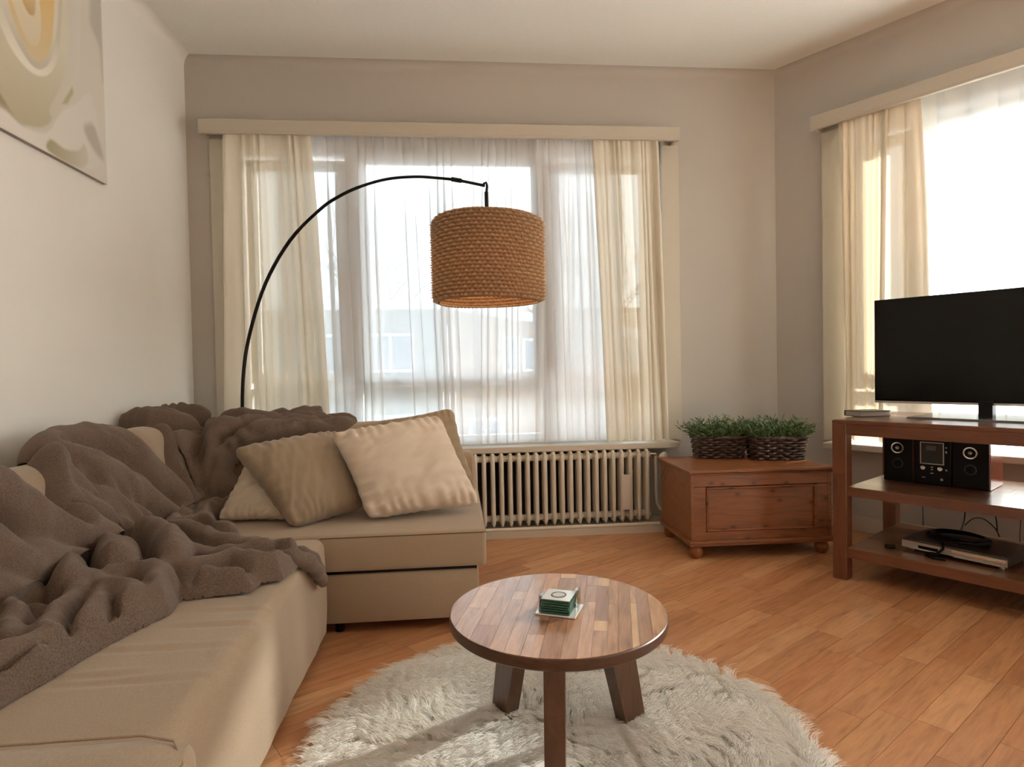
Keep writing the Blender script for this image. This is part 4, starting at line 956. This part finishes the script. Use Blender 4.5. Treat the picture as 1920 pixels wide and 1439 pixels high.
# ------------------------------------------------------------------ canvas print of a white rose
def canvas():
    e = empty('canvas_print', (XL, 0, 0), 0, 'unframed canvas photo print of a white rose, high on the wall', 'picture')
    y0, y1, z0, z1 = 1.35, 2.646, 1.682, 2.56
    MB().box(.001, .019, y0, y1, z0, z1).build('stretched_edge', plain('canvas_edge', (.33,.29,.26), .8), e)
    ny, nz = 300, 205; Yg, Zg = np.meshgrid(np.linspace(y0, y1, ny), np.linspace(z0, z1, nz), indexing='ij')
    col = np.zeros((ny, nz, 3)); col[:] = (.68, .64, .57)
    col += (np.clip((Yg-2.3)/.4, 0, 1)*.05)[..., None]
    def poly(pts, c, soft=.008, c2=None, gdir=(0, 1), g0=0, g1=1):
        D = np.full_like(Yg, 9.); ins = np.zeros(Yg.shape, bool); m_ = len(pts)
        for i in range(m_):
            (a0, b0), (a1, b1) = pts[i], pts[(i+1) % m_]; dx, dy = a1-a0, b1-b0; t = np.clip(((Yg-a0)*dx+(Zg-b0)*dy)/(dx*dx+dy*dy+1e-12), 0, 1)
            D = np.minimum(D, np.hypot(Yg-a0-t*dx, Zg-b0-t*dy)); ins ^= ((b0 > Zg) != (b1 > Zg)) & (Yg < (a1-a0)*(Zg-b0)/(b1-b0+1e-12)+a0)
        sd_ = np.where(ins, D, -D); al = np.clip(sd_/soft+.5, 0, 1)[..., None]
        cc = np.minimum(np.array(c)*1.18, .92)*np.ones_like(col)
        if c2 is not None:
            t = np.clip(((Yg*gdir[0]+Zg*gdir[1])-g0)/(g1-g0), 0, 1)[..., None]; cc = np.minimum(np.array(c)*1.18, .92)*(1-t)+np.minimum(np.array(c2)*1.18, .92)*t
        col[:] = col*(1-al)+cc*al
    def sm(pts, n_=6):
        P = [(*p, 0) for p in pts]; P = [P[-1]]+P+[P[0], P[1]]; Q = []
        for i in range(1, len(P)-2):
            a, b_, c, d = (Vector(P[k]) for k in (i-1, i, i+1, i+2))
            for t in [q/n_ for q in range(n_)]:
                v = .5*((2*b_)+(c-a)*t+(2*a-5*b_+4*c-d)*t*t+(3*b_-3*c+d-a)*t**3); Q.append((v.x, v.y))
        return Q
    poly([(1.35, 1.95), (1.9, 2.0), (2.07, 1.84), (2.16, 1.735), (2.06, 1.74), (1.9, 1.80), (1.35, 1.80)], (.30,.26,.15), .05)
    poly(sm([(1.75, 2.5), (1.9, 2.05), (2.0, 1.86), (2.084, 1.773), (2.153, 1.735), (2.273, 1.770), (2.35, 1.87), (2.416, 1.976), (2.47, 2.20), (2.48, 2.56)]), (.44,.395,.27), .012, (.62,.585,.48), (0, 1), 1.74, 2.10)
    poly(sm([(2.33, 1.82), (2.40, 1.90), (2.441, 1.958), (2.489, 2.13), (2.50, 2.5), (2.40, 2.5), (2.425, 2.15), (2.38, 1.98), (2.30, 1.84)]), (.55,.51,.42), .010, (.62,.59,.54), (1, 0), 2.3, 2.5)
    poly(sm([(1.95, 2.5), (2.0, 2.15), (2.07, 2.015), (2.13, 1.95), (2.215, 1.925), (2.30, 1.96), (2.36, 2.06), (2.39, 2.25), (2.41, 2.55)]), (.74,.71,.63), .008, (.55,.51,.41), (0, 1), 1.94, 2.12)
    poly(sm([(1.98, 2.5), (2.05, 2.16), (2.11, 2.03), (2.20, 1.955), (2.27, 1.965), (2.33, 2.05), (2.37, 2.25), (2.38, 2.55)]), (.50,.46,.37), .006, (.66,.62,.53), (0, 1), 1.95, 2.15)
    poly(sm([(2.03, 2.5), (2.09, 2.18), (2.14, 2.05), (2.215, 1.975), (2.28, 2.0), (2.325, 2.09), (2.35, 2.28), (2.36, 2.56)]), (.60,.50,.32), .006, (.66,.46,.18), (0, 1), 1.98, 2.25)
    poly(sm([(2.10, 2.5), (2.11, 2.2), (2.15, 2.08), (2.205, 2.02), (2.25, 2.04), (2.27, 2.12), (2.26, 2.25), (2.23, 2.5)]), (.62,.54,.40), .006, (.70,.63,.48), (0, 1), 2.02, 2.2)
    poly(sm([(2.15, 2.4), (2.16, 2.2), (2.19, 2.13), (2.225, 2.12), (2.245, 2.17), (2.24, 2.4)]), (.48,.33,.16), .008, (.66,.52,.30), (0, 1), 2.12, 2.22)
    poly([(2.40, 1.90), (2.441, 1.958), (2.435, 1.98), (2.37, 1.89)], (.42,.39,.24), .01)
    poly(sm([(1.9, 1.70), (2.06, 1.745), (2.16, 1.725), (2.28, 1.752), (2.36, 1.85), (2.46, 1.93), (2.56, 2.0), (2.60, 1.75), (2.4, 1.69), (2.1, 1.685)]), (.68,.65,.60), .012, (.62,.60,.56), (1, 0), 2.2, 2.6)
    poly(sm([(2.285, 1.69), (2.30, 1.735), (2.38, 1.730), (2.46, 1.755), (2.50, 1.79), (2.52, 1.73), (2.45, 1.687)]), (.36,.32,.20), .012, (.56,.53,.46), (1, 0), 2.3, 2.52)
    poly(sm([(2.50, 1.86), (2.56, 1.89), (2.60, 1.84), (2.625, 1.78), (2.58, 1.78), (2.52, 1.82)]), (.44,.40,.36), .025)
    poly(sm([(2.60, 2.5), (2.56, 2.30), (2.62, 2.22), (2.64, 2.1), (2.646, 2.5)]), (.46,.44,.39), .03)
    P = np.stack([np.full_like(Yg, .0192), Yg, Zg], -1); b = MB().grid(P); me = b.mesh('print', False)
    ca = me.color_attributes.new('print', 'FLOAT_COLOR', 'POINT'); ca.data.foreach_set('color', np.concatenate([col, np.ones((ny, nz, 1))], -1).astype(np.float32).ravel())
    t = NT('rose_print'); at = t.N('ShaderNodeVertexColor'); at.layer_name = 'print'; n_ = t.noise(t.coords(), 500, 2); t.base(at.outputs[0], .7); t.bump(n_, .2, .001)
    link('print', me, t.m, e)
canvas()

# ------------------------------------------------------------------ outside: street of low houses and bare trees
tag(MB().box(-60, 60, 4.5, 90, -3.2, -3.0).build('ground', plain('outside_paving', (.35,.36,.34), .9)), kind='structure')
def house(x0, x1, y, z1, wall, label, cat='building', wins=(), depth=6, roof='flat', slope=0.):
    e = empty('house', (x0, y, -3.0), 0, label, cat); hgt = z1+3.0; w = x1-x0
    MB().box(0, w, 0, depth, 0, hgt).build('wall', wall, e)
    b = MB(); b.quadprism([(-.15, -.3, hgt), (w+.3, -.3, hgt-slope), (w+.3, depth, hgt-slope), (-.15, depth, hgt)], [(-.15, -.3, hgt+.22), (w+.3, -.3, hgt+.22-slope), (w+.3, depth, hgt+.22-slope), (-.15, depth, hgt+.22)])
    b.build('roof', M['ext_white'], e)
    for (a, c, zb, zt) in wins:
        a -= x0; c -= x0; zb += 3; zt += 3
        f = MB(); t = .07
        f.box(a, c, -.05, .02, zb, zb+t); f.box(a, c, -.05, .02, zt-t, zt); f.box(a, a+t, -.05, .02, zb+t, zt-t); f.box(c-t, c, -.05, .02, zb+t, zt-t); f.box((a+c)/2-.03, (a+c)/2+.03, -.05, .02, zb+t, zt-t)
        fo = f.build('window', M['ext_white'], e); MB().box(a+t, c-t, -.02, -.01, zb+t, zt-t).build('pane', M['ext_glass'], fo)
    return e
M['ext_white'] = plain('outside_white_paint', (.75,.78,.80), .6); M['ext_glass'] = plain('outside_window_pane', (.10,.16,.26), .1)
M['ext_grey'] = plain('grey_render', (.17,.19,.20), .9); M['ext_brick'] = plain('orange_brickwork', (.30,.17,.10), .9, bscale=30)
house(-14, -.45, 16, 2.5, M['ext_grey'], 'low grey flat-roofed house across the street, behind the voile', wins=[(-2.25, -1.05, .9, 1.9), (-4.0, -3.0, .9, 1.9), (-6.5, -5.3, .9, 1.9), (-3.9, -1.0, -1.8, -.2), (-9, -7.8, .9, 1.9)])
house(.0, 9, 15.5, 2.45, M['ext_brick'], 'orange brick house with white sloping eaves across the street', wins=[(1.2, 1.62, .85, 1.75), (1.7, 2.6, .85, 1.70), (4, 5.2, .8, 1.8), (.3, 1.2, -1.8, -.3)], slope=1.6)
def tree(x, y, h, seed, label):
    rnd = random.Random(seed); b = MB()
    def br(p, d, L, r, dep):
        q = p+d*L; b.tube([p, p.lerp(q, .5)+Vector((rnd.uniform(-1, 1), rnd.uniform(-1, 1), 0))*L*.05, q], [r, r*.85, r*.7], 5)
        if dep:
            for _ in range(3 if dep > 1 else 4):
                nd = (d+Vector((rnd.uniform(-1, 1), rnd.uniform(-1, 1), rnd.uniform(-.2, .7)))*.75).normalized(); br(q, nd, L*rnd.uniform(.6, .85), r*.6, dep-1)
    e = empty('bare_tree', (x, y, -3), 0, label, 'tree')
    br(Vector((0, 0, 0)), Vector((0, 0, 1)), h*.35, .12, 5); b.build('branches', plain('bark', (.16,.14,.12), .9), e)
tree(-3.2, 24, 9.5, 3, 'bare winter tree above the grey house roof'); tree(-14, 30, 12, 5, 'bare winter tree rising behind the left window frame'); tree(7.5, 34, 11, 9, 'small bare tree behind the gap between the houses')
